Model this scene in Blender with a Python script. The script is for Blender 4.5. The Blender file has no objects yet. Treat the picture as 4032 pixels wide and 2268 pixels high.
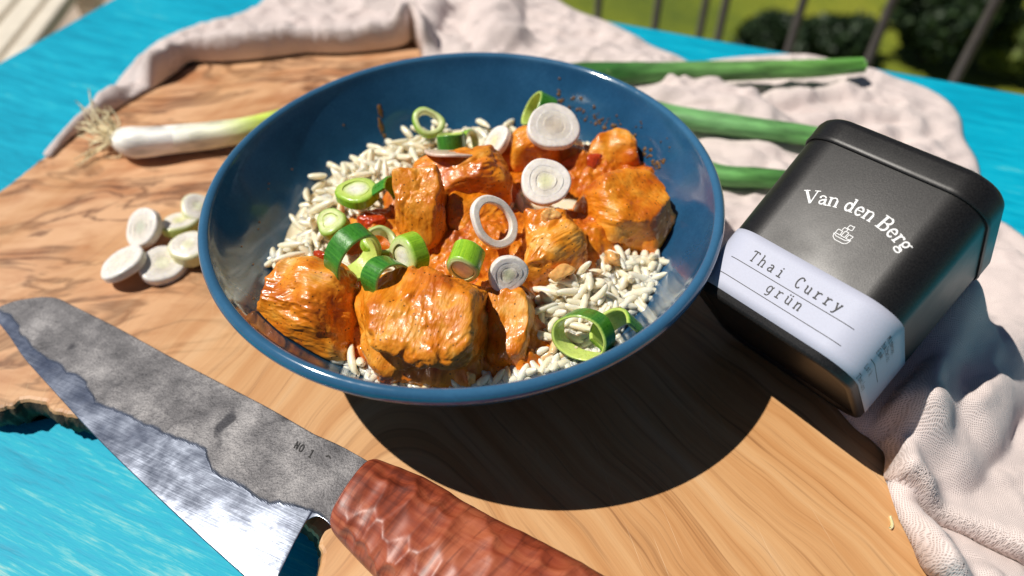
import bpy, bmesh, math, random
import numpy as np
from mathutils import Matrix, Vector

# ------------------------------------------------------------------ camera, sky, sun, exposure
scene = bpy.context.scene
cam_data = bpy.data.cameras.new("camera")
cam = bpy.data.objects.new("camera", cam_data)
scene.collection.objects.link(cam)
scene.camera = cam
cam_data.sensor_width = 36.0
cam_data.lens = 23.724
cam_data.clip_start = 0.01
cam_data.clip_end = 300.0
_r = Vector((0.9943, -0.1053, -0.0179)).normalized()
_b = Vector((-0.0576, -0.6699, 0.7402)).normalized()
_u = _b.cross(_r).normalized()
_r = _u.cross(_b)
cam.matrix_world = Matrix(((_r.x, _u.x, _b.x, 0.0), (_r.y, _u.y, _b.y, -0.2136), (_r.z, _u.z, _b.z, 0.2526), (0, 0, 0, 1)))
cam_data.dof.use_dof = True
cam_data.dof.focus_distance = 0.240
cam_data.dof.aperture_fstop = 5.8

SUN_TRAVEL = Vector((0.5741, -0.1425, -1.0)).normalized()
world = bpy.data.worlds.new("World")
scene.world = world
world.use_nodes = True
wn = world.node_tree
sky = wn.nodes.new("ShaderNodeTexSky")
sky.sky_type = 'NISHITA'
sky.sun_disc = False
sky.sun_elevation = math.radians(59.4)
sky.sun_rotation = math.radians(284.0)
sky.altitude = 1200.0
sky.air_density = 0.6
sky.dust_density = 0.3
wn.links.new(sky.outputs[0], wn.nodes["Background"].inputs[0])
wn.nodes["Background"].inputs[1].default_value = 0.05

sun_data = bpy.data.lights.new("sun", 'SUN')
sun_data.energy = 5.0
sun_data.angle = math.radians(0.53)
sun_data.color = (1.0, 0.95, 0.87)
sun = bpy.data.objects.new("sun", sun_data)
scene.collection.objects.link(sun)
sun.location = (-1.5, 0.4, 2.8)
sun.rotation_euler = SUN_TRAVEL.to_track_quat('-Z', 'Y').to_euler()

scene.view_settings.view_transform = 'Standard'
scene.view_settings.look = 'None'
scene.view_settings.exposure = -0.12
scene.view_settings.gamma = 1.0
scene.cycles.use_denoising = True
scene.cycles.max_bounces = 8

# ------------------------------------------------------------------ helpers
COL = scene.collection
ZB = 0.016            # top of the cutting board above the table top
RIM = 0.0802          # height of the bowl's lip
rng = np.random.default_rng(7)
random.seed(7)

def S(r, g, b, k=1.0):
    f = lambda c: ((c / 255 + 0.055) / 1.055) ** 2.4 if c > 10 else c / 255 / 12.92
    return (f(r) * k, f(g) * k, f(b) * k, 1.0)

def _hash(ix, iy, iz, s):
    n = (ix * 374761393 + iy * 668265263 + iz * 1274126177 + s * 974634537) & 0xffffffff
    n = ((n ^ (n >> 13)) * 1274126177) & 0xffffffff
    n = ((n ^ (n >> 16)) * 2246822519) & 0xffffffff
    return ((n ^ (n >> 15)) & 0xffffff) / 8388607.5 - 1.0

def noise3(P, s=0):
    P = np.asarray(P, float)
    i = np.floor(P).astype(np.int64)
    f = P - i
    f = f * f * f * (f * (f * 6 - 15) + 10)
    x, y, z = i[..., 0], i[..., 1], i[..., 2]
    fx, fy, fz = f[..., 0], f[..., 1], f[..., 2]
    def L(a, b, t): return a + (b - a) * t
    c = [[[_hash(x + a, y + b, z + d, s) for d in (0, 1)] for b in (0, 1)] for a in (0, 1)]
    return L(L(L(c[0][0][0], c[1][0][0], fx), L(c[0][1][0], c[1][1][0], fx), fy),
             L(L(c[0][0][1], c[1][0][1], fx), L(c[0][1][1], c[1][1][1], fx), fy), fz)

def fbm(P, octv=4, s=0, gain=0.5):
    P = np.asarray(P, float)
    out = 0; a = 1; t = 0
    for k in range(octv):
        out = out + a * noise3(P * 2 ** k + 17.3 * k, s + k); t += a; a *= gain
    return out / t

def p3(x, y, z=0.0):
    x = np.asarray(x, float)
    return np.stack([x, np.broadcast_to(y, x.shape), np.broadcast_to(z, x.shape)], -1)

def sstep(a, b, x):
    t = np.clip((x - a) / (b - a), 0, 1)
    return t * t * (3 - 2 * t)

def setprops(o, label=None, cat=None, group=None, kind=None):
    if label: o["label"] = label
    if cat: o["category"] = cat
    if group: o["group"] = group
    if kind: o["kind"] = kind
    return o

def thing(name, label, cat, base, group=None):
    o = bpy.data.objects.new(name, None)
    o.empty_display_size = 0.01
    o.location = base
    COL.objects.link(o)
    return setprops(o, label, cat, group)

def mesh_data(name, V, F, smooth=True, attrs=None):
    me = bpy.data.meshes.new(name)
    V = np.asarray(V, float).reshape(-1, 3)
    if isinstance(F, np.ndarray):
        k = F.shape[1]; nf = len(F)
        me.vertices.add(len(V)); me.vertices.foreach_set("co", V.ravel())
        me.loops.add(nf * k); me.loops.foreach_set("vertex_index", F.astype(np.int32).ravel())
        me.polygons.add(nf); me.polygons.foreach_set("loop_start", np.arange(0, nf * k, k, dtype=np.int32))
        me.update(calc_edges=True); me.validate()
    else:
        me.from_pydata(V.tolist(), [], [list(f) for f in F]); me.update()
    if smooth:
        me.polygons.foreach_set("use_smooth", np.ones(len(me.polygons), bool))
    for an, av in (attrs or {}).items():
        av = np.asarray(av, float)
        if av.ndim == 1:
            a = me.attributes.new(an, 'FLOAT', 'POINT'); a.data.foreach_set("value", av)
        elif av.shape[1] == 3:
            a = me.attributes.new(an, 'FLOAT_VECTOR', 'POINT'); a.data.foreach_set("vector", av.ravel())
        else:
            a = me.attributes.new(an, 'FLOAT_COLOR', 'POINT'); a.data.foreach_set("color", av.ravel())
    return me

def obj(name, V, F, mat, parent=None, smooth=True, attrs=None, base=None):
    """V in world coordinates; the object's origin goes to its parent's or to base"""
    V = np.asarray(V, float).reshape(-1, 3)
    o0 = np.array(parent.matrix_world.translation if False else parent.location) if parent else (np.array(base, float) if base is not None else np.zeros(3))
    if parent is not None and parent.parent is not None:
        o0 = o0 + np.array(parent.parent.location)
    me = mesh_data(name, V - o0, F, smooth, attrs)
    for m in (mat if isinstance(mat, (list, tuple)) else [mat]): me.materials.append(m)
    o = bpy.data.objects.new(name, me)
    COL.objects.link(o)
    if parent: o.parent = parent
    elif base is not None: o.location = base
    return o

def gridf(nu, nv, wu=False, wv=False):
    """faces of a grid whose vertex index is i*nv+j"""
    i = np.arange(nu if wu else nu - 1); j = np.arange(nv if wv else nv - 1)
    I, J = np.meshgrid(i, j, indexing='ij')
    I2 = (I + 1) % nu; J2 = (J + 1) % nv
    return np.stack([I * nv + J, I2 * nv + J, I2 * nv + J2, I * nv + J2], -1).reshape(-1, 4)

def crom(P, n):
    """resample a Catmull-Rom curve through P at n points"""
    P = np.asarray(P, float)
    d = np.r_[0, np.cumsum(np.sqrt(np.linalg.norm(np.diff(P, axis=0), axis=1)) + 1e-9)]
    Q = np.vstack([2 * P[0] - P[1], P, 2 * P[-1] - P[-2]])
    t = np.linspace(0, len(P) - 1, n); k = np.minimum(t.astype(int), len(P) - 2); f = (t - k)[:, None]
    a, b, c, e = Q[k], Q[k + 1], Q[k + 2], Q[k + 3]
    return 0.5 * ((2 * b) + (-a + c) * f + (2 * a - 5 * b + 4 * c - e) * f ** 2 + (-a + 3 * b - 3 * c + e) * f ** 3)

def frame_of(n):
    n = Vector(n).normalized()
    a = Vector((0, 0, 1)) if abs(n.z) < 0.9 else Vector((1, 0, 0))
    e1 = a.cross(n).normalized(); e2 = n.cross(e1)
    return np.array(e1), np.array(e2), np.array(n)

def tube(path, radii, seg=16, flat=1.0, caps=True):
    """swept tube; returns verts, quads+caps list, along, angle"""
    P = np.asarray(path, float); n = len(P)
    radii = np.broadcast_to(radii, (n,))
    T = np.gradient(P, axis=0); T /= np.linalg.norm(T, axis=1)[:, None]
    up = np.array([0, 0, 1.0]) if abs(T[len(T) // 2][2]) < 0.95 else np.array([1.0, 0, 0])
    A = np.cross(up, T); A /= np.linalg.norm(A, axis=1)[:, None] + 1e-12
    B = np.cross(T, A)
    th = np.linspace(0, 2 * np.pi, seg, endpoint=False)
    V = P[:, None] + radii[:, None, None] * (np.cos(th)[None, :, None] * A[:, None] + flat * np.sin(th)[None, :, None] * B[:, None])
    F = [tuple(f[::-1]) for f in gridf(n, seg, False, True)]
    if caps:
        F.append(tuple(range(seg))); F.append(tuple((n - 1) * seg + k for k in range(seg))[::-1])
    al = np.r_[0, np.cumsum(np.linalg.norm(np.diff(P, axis=0), axis=1))]
    return V.reshape(-1, 3), F, np.repeat(al, seg), np.tile(th, n)

def boxv(x0, x1, y0, y1, z0, z1):
    V = [(x, y, z) for z in (z0, z1) for y in (y0, y1) for x in (x0, x1)]
    F = [(0, 2, 3, 1), (4, 5, 7, 6), (0, 1, 5, 4), (2, 6, 7, 3), (0, 4, 6, 2), (1, 3, 7, 5)]
    return np.array(V, float), F

def bevel(o, w, seg=2):
    m = o.modifiers.new("bevel", 'BEVEL'); m.width = w; m.segments = seg; m.limit_method = 'ANGLE'; m.angle_limit = math.radians(40)
    return o

def inpoly(poly, X, Y):
    poly = np.asarray(poly, float); ins = np.zeros(np.shape(X), bool)
    x0, y0 = poly[-1]
    for x1, y1 in poly:
        c = ((y1 > Y) != (y0 > Y)) & (X < (x0 - x1) * (Y - y1) / ((y0 - y1) + 1e-15) + x1)
        ins ^= c; x0, y0 = x1, y1
    return ins

def seg_near(pts, X, Y, closed=False):
    """distance to a polyline, the nearest point on it, its running parameter 0..1 and the side (+ left)"""
    pts = np.asarray(pts, float)
    A = pts if closed else pts[:-1]
    B = np.roll(pts, -1, 0) if closed else pts[1:]
    L = np.r_[0, np.cumsum(np.linalg.norm(B - A, axis=1))]
    best = np.full(np.shape(X), 1e9); nx = np.zeros_like(best); ny = np.zeros_like(best); pr = np.zeros_like(best); sd = np.zeros_like(best)
    for k in range(len(A)):
        d = B[k] - A[k]; l2 = d @ d + 1e-18
        t = np.clip(((X - A[k][0]) * d[0] + (Y - A[k][1]) * d[1]) / l2, 0, 1)
        qx = A[k][0] + t * d[0]; qy = A[k][1] + t * d[1]
        dd = np.hypot(X - qx, Y - qy); m = dd < best
        best = np.where(m, dd, best); nx = np.where(m, qx, nx); ny = np.where(m, qy, ny)
        pr = np.where(m, (L[k] + t * np.sqrt(l2)) / L[-1], pr)
        sd = np.where(m, np.sign(d[0] * (Y - A[k][1]) - d[1] * (X - A[k][0])), sd)
    return best, nx, ny, pr, sd

# ------------------------------------------------------------------ node graphs
class G:
    def __init__(s, name, **kw):
        s.m = bpy.data.materials.new(name); s.m.use_nodes = True
        s.t = s.m.node_tree; s.b = s.t.nodes["Principled BSDF"]
        s.out = s.t.nodes["Material Output"]
        s.set(**kw)
    def put(s, sock, v):
        if isinstance(v, bpy.types.NodeSocket): s.t.links.new(v, sock)
        else: sock.default_value = v
    def set(s, **kw):
        names = dict(base="Base Color", rough="Roughness", metal="Metallic", spec="Specular IOR Level", sss="Subsurface Weight", sssr="Subsurface Radius",
                     ssss="Subsurface Scale", coat="Coat Weight", coatr="Coat Roughness", normal="Normal", sheen="Sheen Weight", sheenr="Sheen Roughness",
                     trans="Transmission Weight", ior="IOR", coatn="Coat Normal", aniso="Anisotropic")
        for k, v in kw.items(): s.put(s.b.inputs[names[k]], v)
        return s
    def n(s, typ, ins=None, **props):
        nd = s.t.nodes.new(typ)
        for k, v in props.items(): setattr(nd, k, v)
        for k, v in (ins or {}).items(): s.put(nd.inputs[k], v)
        return nd
    def co(s): return s.n("ShaderNodeTexCoord").outputs["Object"]
    def attr(s, name, out="Vector"): return s.n("ShaderNodeAttribute", attribute_name=name).outputs[out]
    def vmap(s, v, scale=(1, 1, 1), rot=(0, 0, 0), loc=(0, 0, 0)):
        return s.n("ShaderNodeMapping", {"Vector": v, "Scale": scale, "Rotation": rot, "Location": loc}).outputs[0]
    def noise(s, v, scale, detail=3.0, rough=0.5, dist=0.0, out=0):
        return s.n("ShaderNodeTexNoise", {"Vector": v, "Scale": scale, "Detail": detail, "Roughness": rough, "Distortion": dist}).outputs[out]
    def vor(s, v, scale, feature='F1', rnd=1.0, out=0):
        return s.n("ShaderNodeTexVoronoi", {"Vector": v, "Scale": scale, "Randomness": rnd}, feature=feature).outputs[out]
    def wave(s, v, scale, dist=0.0, detail=2.0, dscale=1.0, typ='BANDS', prof='SIN', direction='X'):
        nd = s.n("ShaderNodeTexWave", {"Vector": v, "Scale": scale, "Distortion": dist, "Detail": detail, "Detail Scale": dscale}, wave_type=typ, wave_profile=prof)
        if typ == 'BANDS': nd.bands_direction = direction
        return nd.outputs[1]
    def ramp(s, f, stops, interp='LINEAR'):
        nd = s.n("ShaderNodeValToRGB", {"Fac": f}); cr = nd.color_ramp; cr.interpolation = interp
        while len(cr.elements) > 1: cr.elements.remove(cr.elements[-1])
        for k, (p, c) in enumerate(stops):
            if not hasattr(c, '__len__'): c = (c, c, c, 1)
            e = cr.elements[0] if k == 0 else cr.elements.new(p)
            e.position = p; e.color = c
        return nd.outputs[0]
    def mix(s, f, a, b, mode='MIX'):
        nd = s.n("ShaderNodeMix", data_type='RGBA', blend_type=mode)
        s.put(nd.inputs[0], f); s.put(nd.inputs[6], a); s.put(nd.inputs[7], b)
        return nd.outputs[2]
    def math(s, op, a, b=0.0, c=0.0):
        nd = s.n("ShaderNodeMath", operation=op)
        s.put(nd.inputs[0], a); s.put(nd.inputs[1], b); s.put(nd.inputs[2], c)
        return nd.outputs[0]
    def mr(s, v, a, b, c, d):
        return s.n("ShaderNodeMapRange", {0: v, 1: a, 2: b, 3: c, 4: d}).outputs[0]
    def bump(s, h, strength=0.5, dist=0.0005, normal=None):
        ins = {"Height": h, "Strength": strength, "Distance": dist}
        if normal is not None: ins["Normal"] = normal
        return s.n("ShaderNodeBump", ins).outputs[0]

# ------------------------------------------------------------------ materials
def m_table():
    g = G("cyan_paint"); v = g.vmap(g.co(), rot=(0, 0, math.radians(29.0)))
    st = g.vmap(v, scale=(11, 110, 1))
    a = g.noise(st, 2.2, 6, 0.62)
    b = g.noise(g.vmap(v, scale=(40, 480, 1)), 2.0, 4, 0.65)
    c = g.noise(v, 7.0, 3, 0.5)
    ysep = g.n("ShaderNodeSeparateXYZ", {0: g.co()}).outputs[1]
    gate = g.math('ADD', g.mr(ysep, -0.60, -0.36, 0.085, -0.05), g.math('MULTIPLY', g.math('SUBTRACT', c, 0.5), 0.34))
    wear = g.math('ADD', g.math('ADD', g.math('MULTIPLY', a, 0.56), g.math('MULTIPLY', b, 0.42)), gate)
    col = g.ramp(wear, [(0.36, S(0, 146, 176)), (0.50, S(0, 168, 198)), (0.57, S(20, 176, 200)), (0.64, S(100, 194, 204)), (0.74, S(190, 212, 204))])
    g.set(base=col, rough=g.mr(wear, 0.4, 0.7, 0.46, 0.62), spec=0.22, normal=g.bump(g.math('ADD', b, g.math('MULTIPLY', a, 0.6)), 0.35, 0.0004))
    return g.m

def m_board():
    g = G("olive_wood"); v = g.co()
    warp = g.n("ShaderNodeVectorMath", {0: g.noise(v, 14.0, 2, 0.45, out=1), 1: (0.5, 0.5, 0.5)}, operation='SUBTRACT').outputs[0]
    vv = g.n("ShaderNodeVectorMath", {0: v, 1: g.n("ShaderNodeVectorMath", {0: warp, "Scale": 0.022}, operation='SCALE').outputs[0]}, operation='ADD').outputs[0]
    sp = g.n("ShaderNodeSeparateXYZ", {0: vv})
    # growth lines fan out either side of the heart, like a cathedral figure
    dx = g.math('ADD', sp.outputs[0], 0.035)
    sq = g.math('SQRT', g.math('ADD', g.math('MULTIPLY', dx, dx), 0.0006))
    f = g.math('MULTIPLY', g.math('ADD', sp.outputs[1], g.math('MULTIPLY', sq, 1.8)), 0.486)
    al = g.math('SUBTRACT', sq, g.math('MULTIPLY', sp.outputs[1], 0.55))
    cv = g.n("ShaderNodeCombineXYZ", {0: al, 1: f, 2: 0.0}).outputs[0]
    s1 = g.noise(g.vmap(cv, scale=(4, 110, 1)), 1.0, 3, 0.5)
    s2 = g.noise(g.vmap(cv, scale=(9, 420, 1)), 1.0, 3, 0.6)
    s3 = g.noise(g.vmap(cv, scale=(60, 1500, 1)), 1.0, 2, 0.6)
    base = g.ramp(s1, [(0.30, S(196, 138, 84)), (0.43, S(212, 158, 104)), (0.55, S(222, 173, 120)), (0.72, S(228, 186, 138))])
    dark = g.ramp(s2, [(0.30, 1.0), (0.37, 0.45), (0.44, 0.0)])
    base = g.mix(g.math('MULTIPLY', dark, 0.55), base, S(124, 78, 42))
    base = g.mix(g.math('MULTIPLY', g.ramp(s3, [(0.3, 1.0), (0.55, 0.0)]), 0.16), base, S(150, 98, 58))
    # burl figure towards the far left of the board
    pos = g.n("ShaderNodeSeparateXYZ", {0: v}); big = g.noise(v, 16.0, 3, 0.5)
    zone = g.mr(g.math('ADD', pos.outputs[0], g.math('MULTIPLY', pos.outputs[1], -0.75)), -0.075, -0.20, 0.0, 1.0)
    zone = g.math('MULTIPLY', zone, g.ramp(big, [(0.30, 0.35), (0.55, 1.0)]))
    vb = g.vmap(vv, rot=(0, 0, math.radians(-28)), scale=(13, 42, 13))
    fig = g.noise(vb, 0.8, 4, 0.55, 1.2)
    line = g.math('ABSOLUTE', g.math('SUBTRACT', fig, 0.5))
    burl = g.mix(g.ramp(g.noise(vb, 1.6, 5, 0.6, 0.5), [(0.36, 1.0), (0.6, 0.0)]), S(232, 184, 142), S(188, 128, 86))
    burl = g.mix(g.math('MULTIPLY', g.ramp(line, [(0.0, 1.0), (0.016, 0.7), (0.05, 0.0)]), 0.8), burl, S(98, 58, 36))
    base = g.mix(g.math('MULTIPLY', zone, 0.95), base, burl)
    # hairline knife scratches
    sc = g.wave(g.vmap(v, rot=(0, 0, math.radians(-8))), 42.0, 2.0, 1.0, 0.6, direction='X')
    scn = g.noise(g.vmap(v, scale=(60, 14, 1)), 1.0, 2, 0.5)
    scr = g.math('MULTIPLY', g.ramp(sc, [(0.0, 1.0), (0.004, 0.0)]), g.ramp(scn, [(0.56, 0.0), (0.62, 1.0)]))
    base = g.mix(g.math('MULTIPLY', scr, 0.3), base, S(244, 214, 172))
    h = g.math('ADD', g.math('MULTIPLY', s2, 0.5), g.math('ADD', g.math('MULTIPLY', s3, 0.3), g.math('MULTIPLY', scr, -0.4)))
    base = g.mix(1.0, base, (0.88, 0.86, 0.84, 1), 'MULTIPLY')
    g.set(base=base, rough=g.mr(s1, 0.3, 0.7, 0.42, 0.55), normal=g.bump(h, 0.3, 0.0004), spec=0.4)
    return g.m

def m_bark():
    g = G("bark_edge"); v = g.co()
    a = g.noise(g.vmap(v, scale=(1, 1, 0.5)), 160, 5, 0.65)
    col = g.ramp(a, [(0.3, S(22, 20, 14)), (0.5, S(60, 50, 34)), (0.62, S(100, 84, 56)), (0.8, S(62, 76, 52))])
    g.set(base=col, rough=0.85, normal=g.bump(a, 0.8, 0.0015)); return g.m

def m_cloth():
    g = G("muslin"); v = g.co()
    wob = g.noise(v, 90.0, 3, 0.5, out=1)
    vv = g.n("ShaderNodeVectorMath", {0: v, 1: g.n("ShaderNodeVectorMath", {0: wob, "Scale": 0.0042}, operation='SCALE').outputs[0]}, operation='ADD').outputs[0]
    vr = g.vmap(vv, rot=(0, 0, math.radians(24)))
    wx = g.wave(vr, 470.0, 0.9, 1.0, 1.5, direction='X')
    wy = g.wave(vr, 470.0, 0.9, 1.0, 1.5, direction='Y')
    w = g.math('MAXIMUM', wx, wy)
    cr = g.noise(v, 120.0, 4, 0.6); cr2 = g.noise(v, 30.0, 3, 0.5)
    fuzz = g.noise(v, 1500.0, 2, 0.5)
    col = g.mix(g.ramp(w, [(0.2, 1.0), (0.65, 0.0)]), S(232, 218, 213), S(184, 167, 161))
    col = g.mix(g.math('MULTIPLY', g.ramp(cr2, [(0.35, 1.0), (0.65, 0.0)]), 0.35), col, S(218, 202, 199))
    n1 = g.bump(cr, 0.3, 0.0016)
    n2 = g.bump(g.math('ADD', w, g.math('MULTIPLY', fuzz, 0.8)), 0.5, 0.0004, n1)
    g.set(base=col, rough=0.95, normal=n2, sheen=0.15, sheenr=0.5, spec=0.1); return g.m

def m_bowl():
    g = G("blue_glaze"); v = g.co()
    a = g.noise(v, 35.0, 4, 0.55); b = g.noise(v, 900.0, 2, 0.5)
    f = g.math('ADD', g.math('MULTIPLY', a, 0.7), g.math('MULTIPLY', b, 0.3))
    col = g.ramp(f, [(0.35, S(26, 70, 104)), (0.5, S(33, 80, 117)), (0.66, S(42, 92, 130))])
    zz = g.n("ShaderNodeSeparateXYZ", {0: v}).outputs[2]
    col = g.mix(g.math('MULTIPLY', g.mr(g.math('ADD', zz, g.math('MULTIPLY', a, 0.0012)), 0.0655, 0.0672, 0.0, 1.0), 0.3), col, S(86, 138, 172))
    film = g.ramp(g.noise(v, 48.0, 4, 0.6, 0.4), [(0.48, 0.0), (0.62, 1.0)])
    g.set(base=col, rough=g.math('ADD', g.mr(a, 0.3, 0.7, 0.09, 0.15), g.math('MULTIPLY', film, 0.10)), spec=0.5, coat=0.4, coatr=0.06, normal=g.bump(g.noise(v, 60.0, 2, 0.5), 0.06, 0.001)); return g.m

def m_chicken():
    g = G("curried_chicken"); f = g.attr("fib"); v = g.co()
    fine = g.noise(g.vmap(f, scale=(90, 1500, 900)), 1.0, 4, 0.6)
    fib = g.noise(g.vmap(f, scale=(50, 620, 420)), 1.0, 3, 0.6)
    blot = g.noise(f, 130.0, 4, 0.6); big = g.noise(f, 48.0, 2, 0.5)
    cov = g.math('ADD', g.math('MULTIPLY', blot, 0.55), g.math('MULTIPLY', big, 0.6))
    col = g.ramp(cov, [(0.38, S(238, 182, 94)), (0.48, S(234, 154, 44)), (0.59, S(223, 128, 18)), (0.73, S(184, 84, 7))])
    col = g.mix(g.math('MULTIPLY', g.ramp(fine, [(0.32, 1.0), (0.52, 0.0)]), 0.4), col, S(168, 84, 16))
    sp = g.math('LESS_THAN', g.vor(f, 520.0), 0.16)
    spm = g.math('MULTIPLY', sp, g.math('GREATER_THAN', g.vor(f, 520.0, out=1), 0.45))
    col = g.mix(g.math('MULTIPLY', spm, 0.85), col, S(70, 42, 14))
    drops = g.noise(f, 700.0, 3, 0.6)
    h = g.math('ADD', g.math('ADD', g.math('MULTIPLY', fine, 0.5), fib), g.math('MULTIPLY', drops, 0.35))
    g.set(base=col, rough=g.mr(blot, 0.35, 0.65, 0.5, 0.3), sss=0.08, sssr=(1.0, 0.45, 0.15), ssss=0.0018, coat=g.mr(cov, 0.46, 0.66, 0.06, 0.5), coatr=0.11,
          normal=g.bump(h, 0.5, 0.0006), coatn=g.bump(drops, 0.45, 0.0004), spec=0.45)
    return g.m

def m_sauce():
    g = G("curry_sauce"); v = g.co()
    a = g.noise(v, 150.0, 5, 0.65); b = g.noise(v, 60.0, 2, 0.5); c = g.noise(v, 900.0, 3, 0.6)
    f = g.math('ADD', g.math('MULTIPLY', a, 0.6), g.math('MULTIPLY', b, 0.5))
    col = g.ramp(f, [(0.36, S(150, 62, 8)), (0.48, S(192, 94, 10)), (0.60, S(212, 122, 18)), (0.72, S(228, 156, 48))])
    sp = g.math('LESS_THAN', g.vor(v, 600.0), 0.17)
    spm = g.math('MULTIPLY', sp, g.math('GREATER_THAN', g.vor(v, 600.0, out=1), 0.5))
    col = g.mix(g.math('MULTIPLY', spm, 0.8), col, S(74, 38, 12))
    h = g.math('ADD', g.math('MULTIPLY', a, 1.2), g.math('MULTIPLY', c, 0.5))
    g.set(base=col, rough=0.42, coat=0.35, coatr=0.07, normal=g.bump(h, 0.6, 0.0008), coatn=g.bump(c, 0.5, 0.0005), spec=0.3)
    return g.m

def m_stain():
    g = G("dried_sauce"); v = g.co(); a = g.noise(v, 700.0, 4, 0.6)
    g.set(base=g.ramp(a, [(0.35, S(62, 52, 28)), (0.6, S(128, 88, 34))]), rough=0.4, normal=g.bump(a, 0.6, 0.0006)); return g.m

def m_veg():
    g = G("spring_onion_flesh"); v = g.co(); c = g.attr("Col", "Color")
    a = g.noise(v, 420.0, 4, 0.6); b = g.noise(v, 1800.0, 2, 0.5)
    st = g.noise(g.vmap(g.attr("fib"), scale=(7, 0.9, 1.2)), 1.3, 3, 0.6)
    green = g.n("ShaderNodeSeparateColor", {0: c}); sat = g.mr(green.outputs[0], 0.18, 0.50, 1.0, 0.0)
    c = g.mix(g.math('MULTIPLY', sat, 0.85), c, g.mix(1.0, c, g.ramp(st, [(0.28, (0.5, 0.62, 0.5, 1)), (0.5, (1, 1, 1, 1)), (0.72, (1.9, 1.5, 1.5, 1))]), 'MULTIPLY'))
    rg = g.noise(g.vmap(g.attr("fib"), scale=(0.0, 0.0, 4.5)), 1.0, 2, 0.5)
    c = g.mix(1.0, c, g.ramp(rg, [(0.30, 0.80), (0.46, 1.0), (0.54, 0.93), (0.62, 1.02)]), 'MULTIPLY')
    col = g.mix(0.5, c, g.mix(1.0, c, g.ramp(a, [(0.3, 0.72), (0.55, 1.0), (0.8, 1.18)]), 'MULTIPLY'))
    h = g.math('ADD', a, g.math('MULTIPLY', b, 0.6))
    g.set(base=col, rough=g.mr(a, 0.3, 0.7, 0.22, 0.4), sss=0.22, sssr=(1.0, 0.9, 0.5), ssss=0.0015, coat=0.25, coatr=0.12, normal=g.bump(h, 0.35, 0.0004), spec=0.5)
    return g.m

def m_leaf():
    g = G("spring_onion_leaf"); f = g.attr("fib"); c = g.attr("Col", "Color")
    st = g.noise(g.vmap(f, scale=(25, 4.5, 1)), 1.6, 4, 0.6); fl = g.noise(g.vmap(f, scale=(120, 3, 1)), 1.2, 3, 0.6)
    col = g.mix(1.0, c, g.ramp(st, [(0.3, 0.5), (0.5, 1.0), (0.70, 1.45)]), 'MULTIPLY')
    col = g.mix(g.math('MULTIPLY', g.ramp(fl, [(0.66, 0.0), (0.76, 1.0)]), 0.3), col, S(196, 214, 150))
    g.set(base=col, rough=0.42, sss=0.1, sssr=(1, 1, .5), ssss=0.001, normal=g.bump(st, 0.3, 0.0006), spec=0.4)
    return g.m

def m_rice():
    g = G("boiled_rice"); a = g.noise(g.co(), 260.0, 3, 0.5)
    info = g.n("ShaderNodeObjectInfo").outputs["Random"]
    col = g.mix(g.math('MULTIPLY', info, 0.5), g.ramp(a, [(0.35, S(238, 227, 200)), (0.65, S(250, 243, 224))]), S(244, 228, 192))
    g.set(base=col, rough=0.3, sss=0.8, sssr=(1.0, 0.86, 0.66), ssss=0.0022, coat=0.25, coatr=0.2, normal=g.bump(a, 0.1, 0.0003)); return g.m

def m_rice_stained():
    g = G("curry_stained_rice"); v = g.co(); a = g.noise(v, 170.0, 3, 0.5)
    g.set(base=g.ramp(a, [(0.34, S(230, 172, 104)), (0.48, S(236, 208, 164)), (0.62, S(238, 226, 200))]), rough=0.3, sss=0.6, sssr=(1.0, 0.8, 0.5), ssss=0.002, coat=0.2, coatr=0.15); return g.m

def m_steel():
    g = G("forged_steel"); v = g.co(); bev = g.attr("bev", "Fac"); kv = g.attr("fib")
    big = g.noise(v, 55.0, 4, 0.6); mid = g.noise(v, 210.0, 4, 0.6); fine = g.noise(v, 1300.0, 3, 0.6)
    sc = g.noise(g.vmap(kv, scale=(60, 1800, 1)), 1.0, 3, 0.6)
    dk = g.ramp(g.math('ADD', g.math('MULTIPLY', big, 0.6), g.math('MULTIPLY', fine, 0.4)), [(0.34, S(60, 59, 62)), (0.5, S(104, 102, 104)), (0.66, S(156, 153, 153))])
    pit = g.ramp(g.noise(v, 75.0, 2, 0.4), [(0.66, 0.0), (0.72, 0.85)])
    dk = g.mix(pit, dk, S(44, 44, 50))
    lt = g.ramp(g.math('ADD', g.math('MULTIPLY', mid, 0.65), g.math('MULTIPLY', sc, 0.35)), [(0.35, S(150, 157, 173)), (0.65, S(196, 204, 220))])
    col = g.mix(bev, dk, lt)
    rough = g.mix(bev, g.mr(fine, 0.3, 0.7, 0.5, 0.66), g.mr(g.math('ADD', g.math('MULTIPLY', sc, 0.22), g.math('MULTIPLY', big, 0.78)), 0.35, 0.65, 0.16, 0.25))
    hk = g.math('ADD', g.math('ADD', mid, g.math('MULTIPLY', fine, 0.5)), g.math('MULTIPLY', big, 1.0))
    h = g.mix(bev, hk, g.math('ADD', g.math('MULTIPLY', sc, 0.03), g.math('MULTIPLY', big, 0.3)))
    g.set(base=col, metal=g.mr(bev, 0.0, 1.0, 0.55, 1.0), rough=rough, normal=g.bump(h, 0.6, 0.0009)); return g.m

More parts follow.
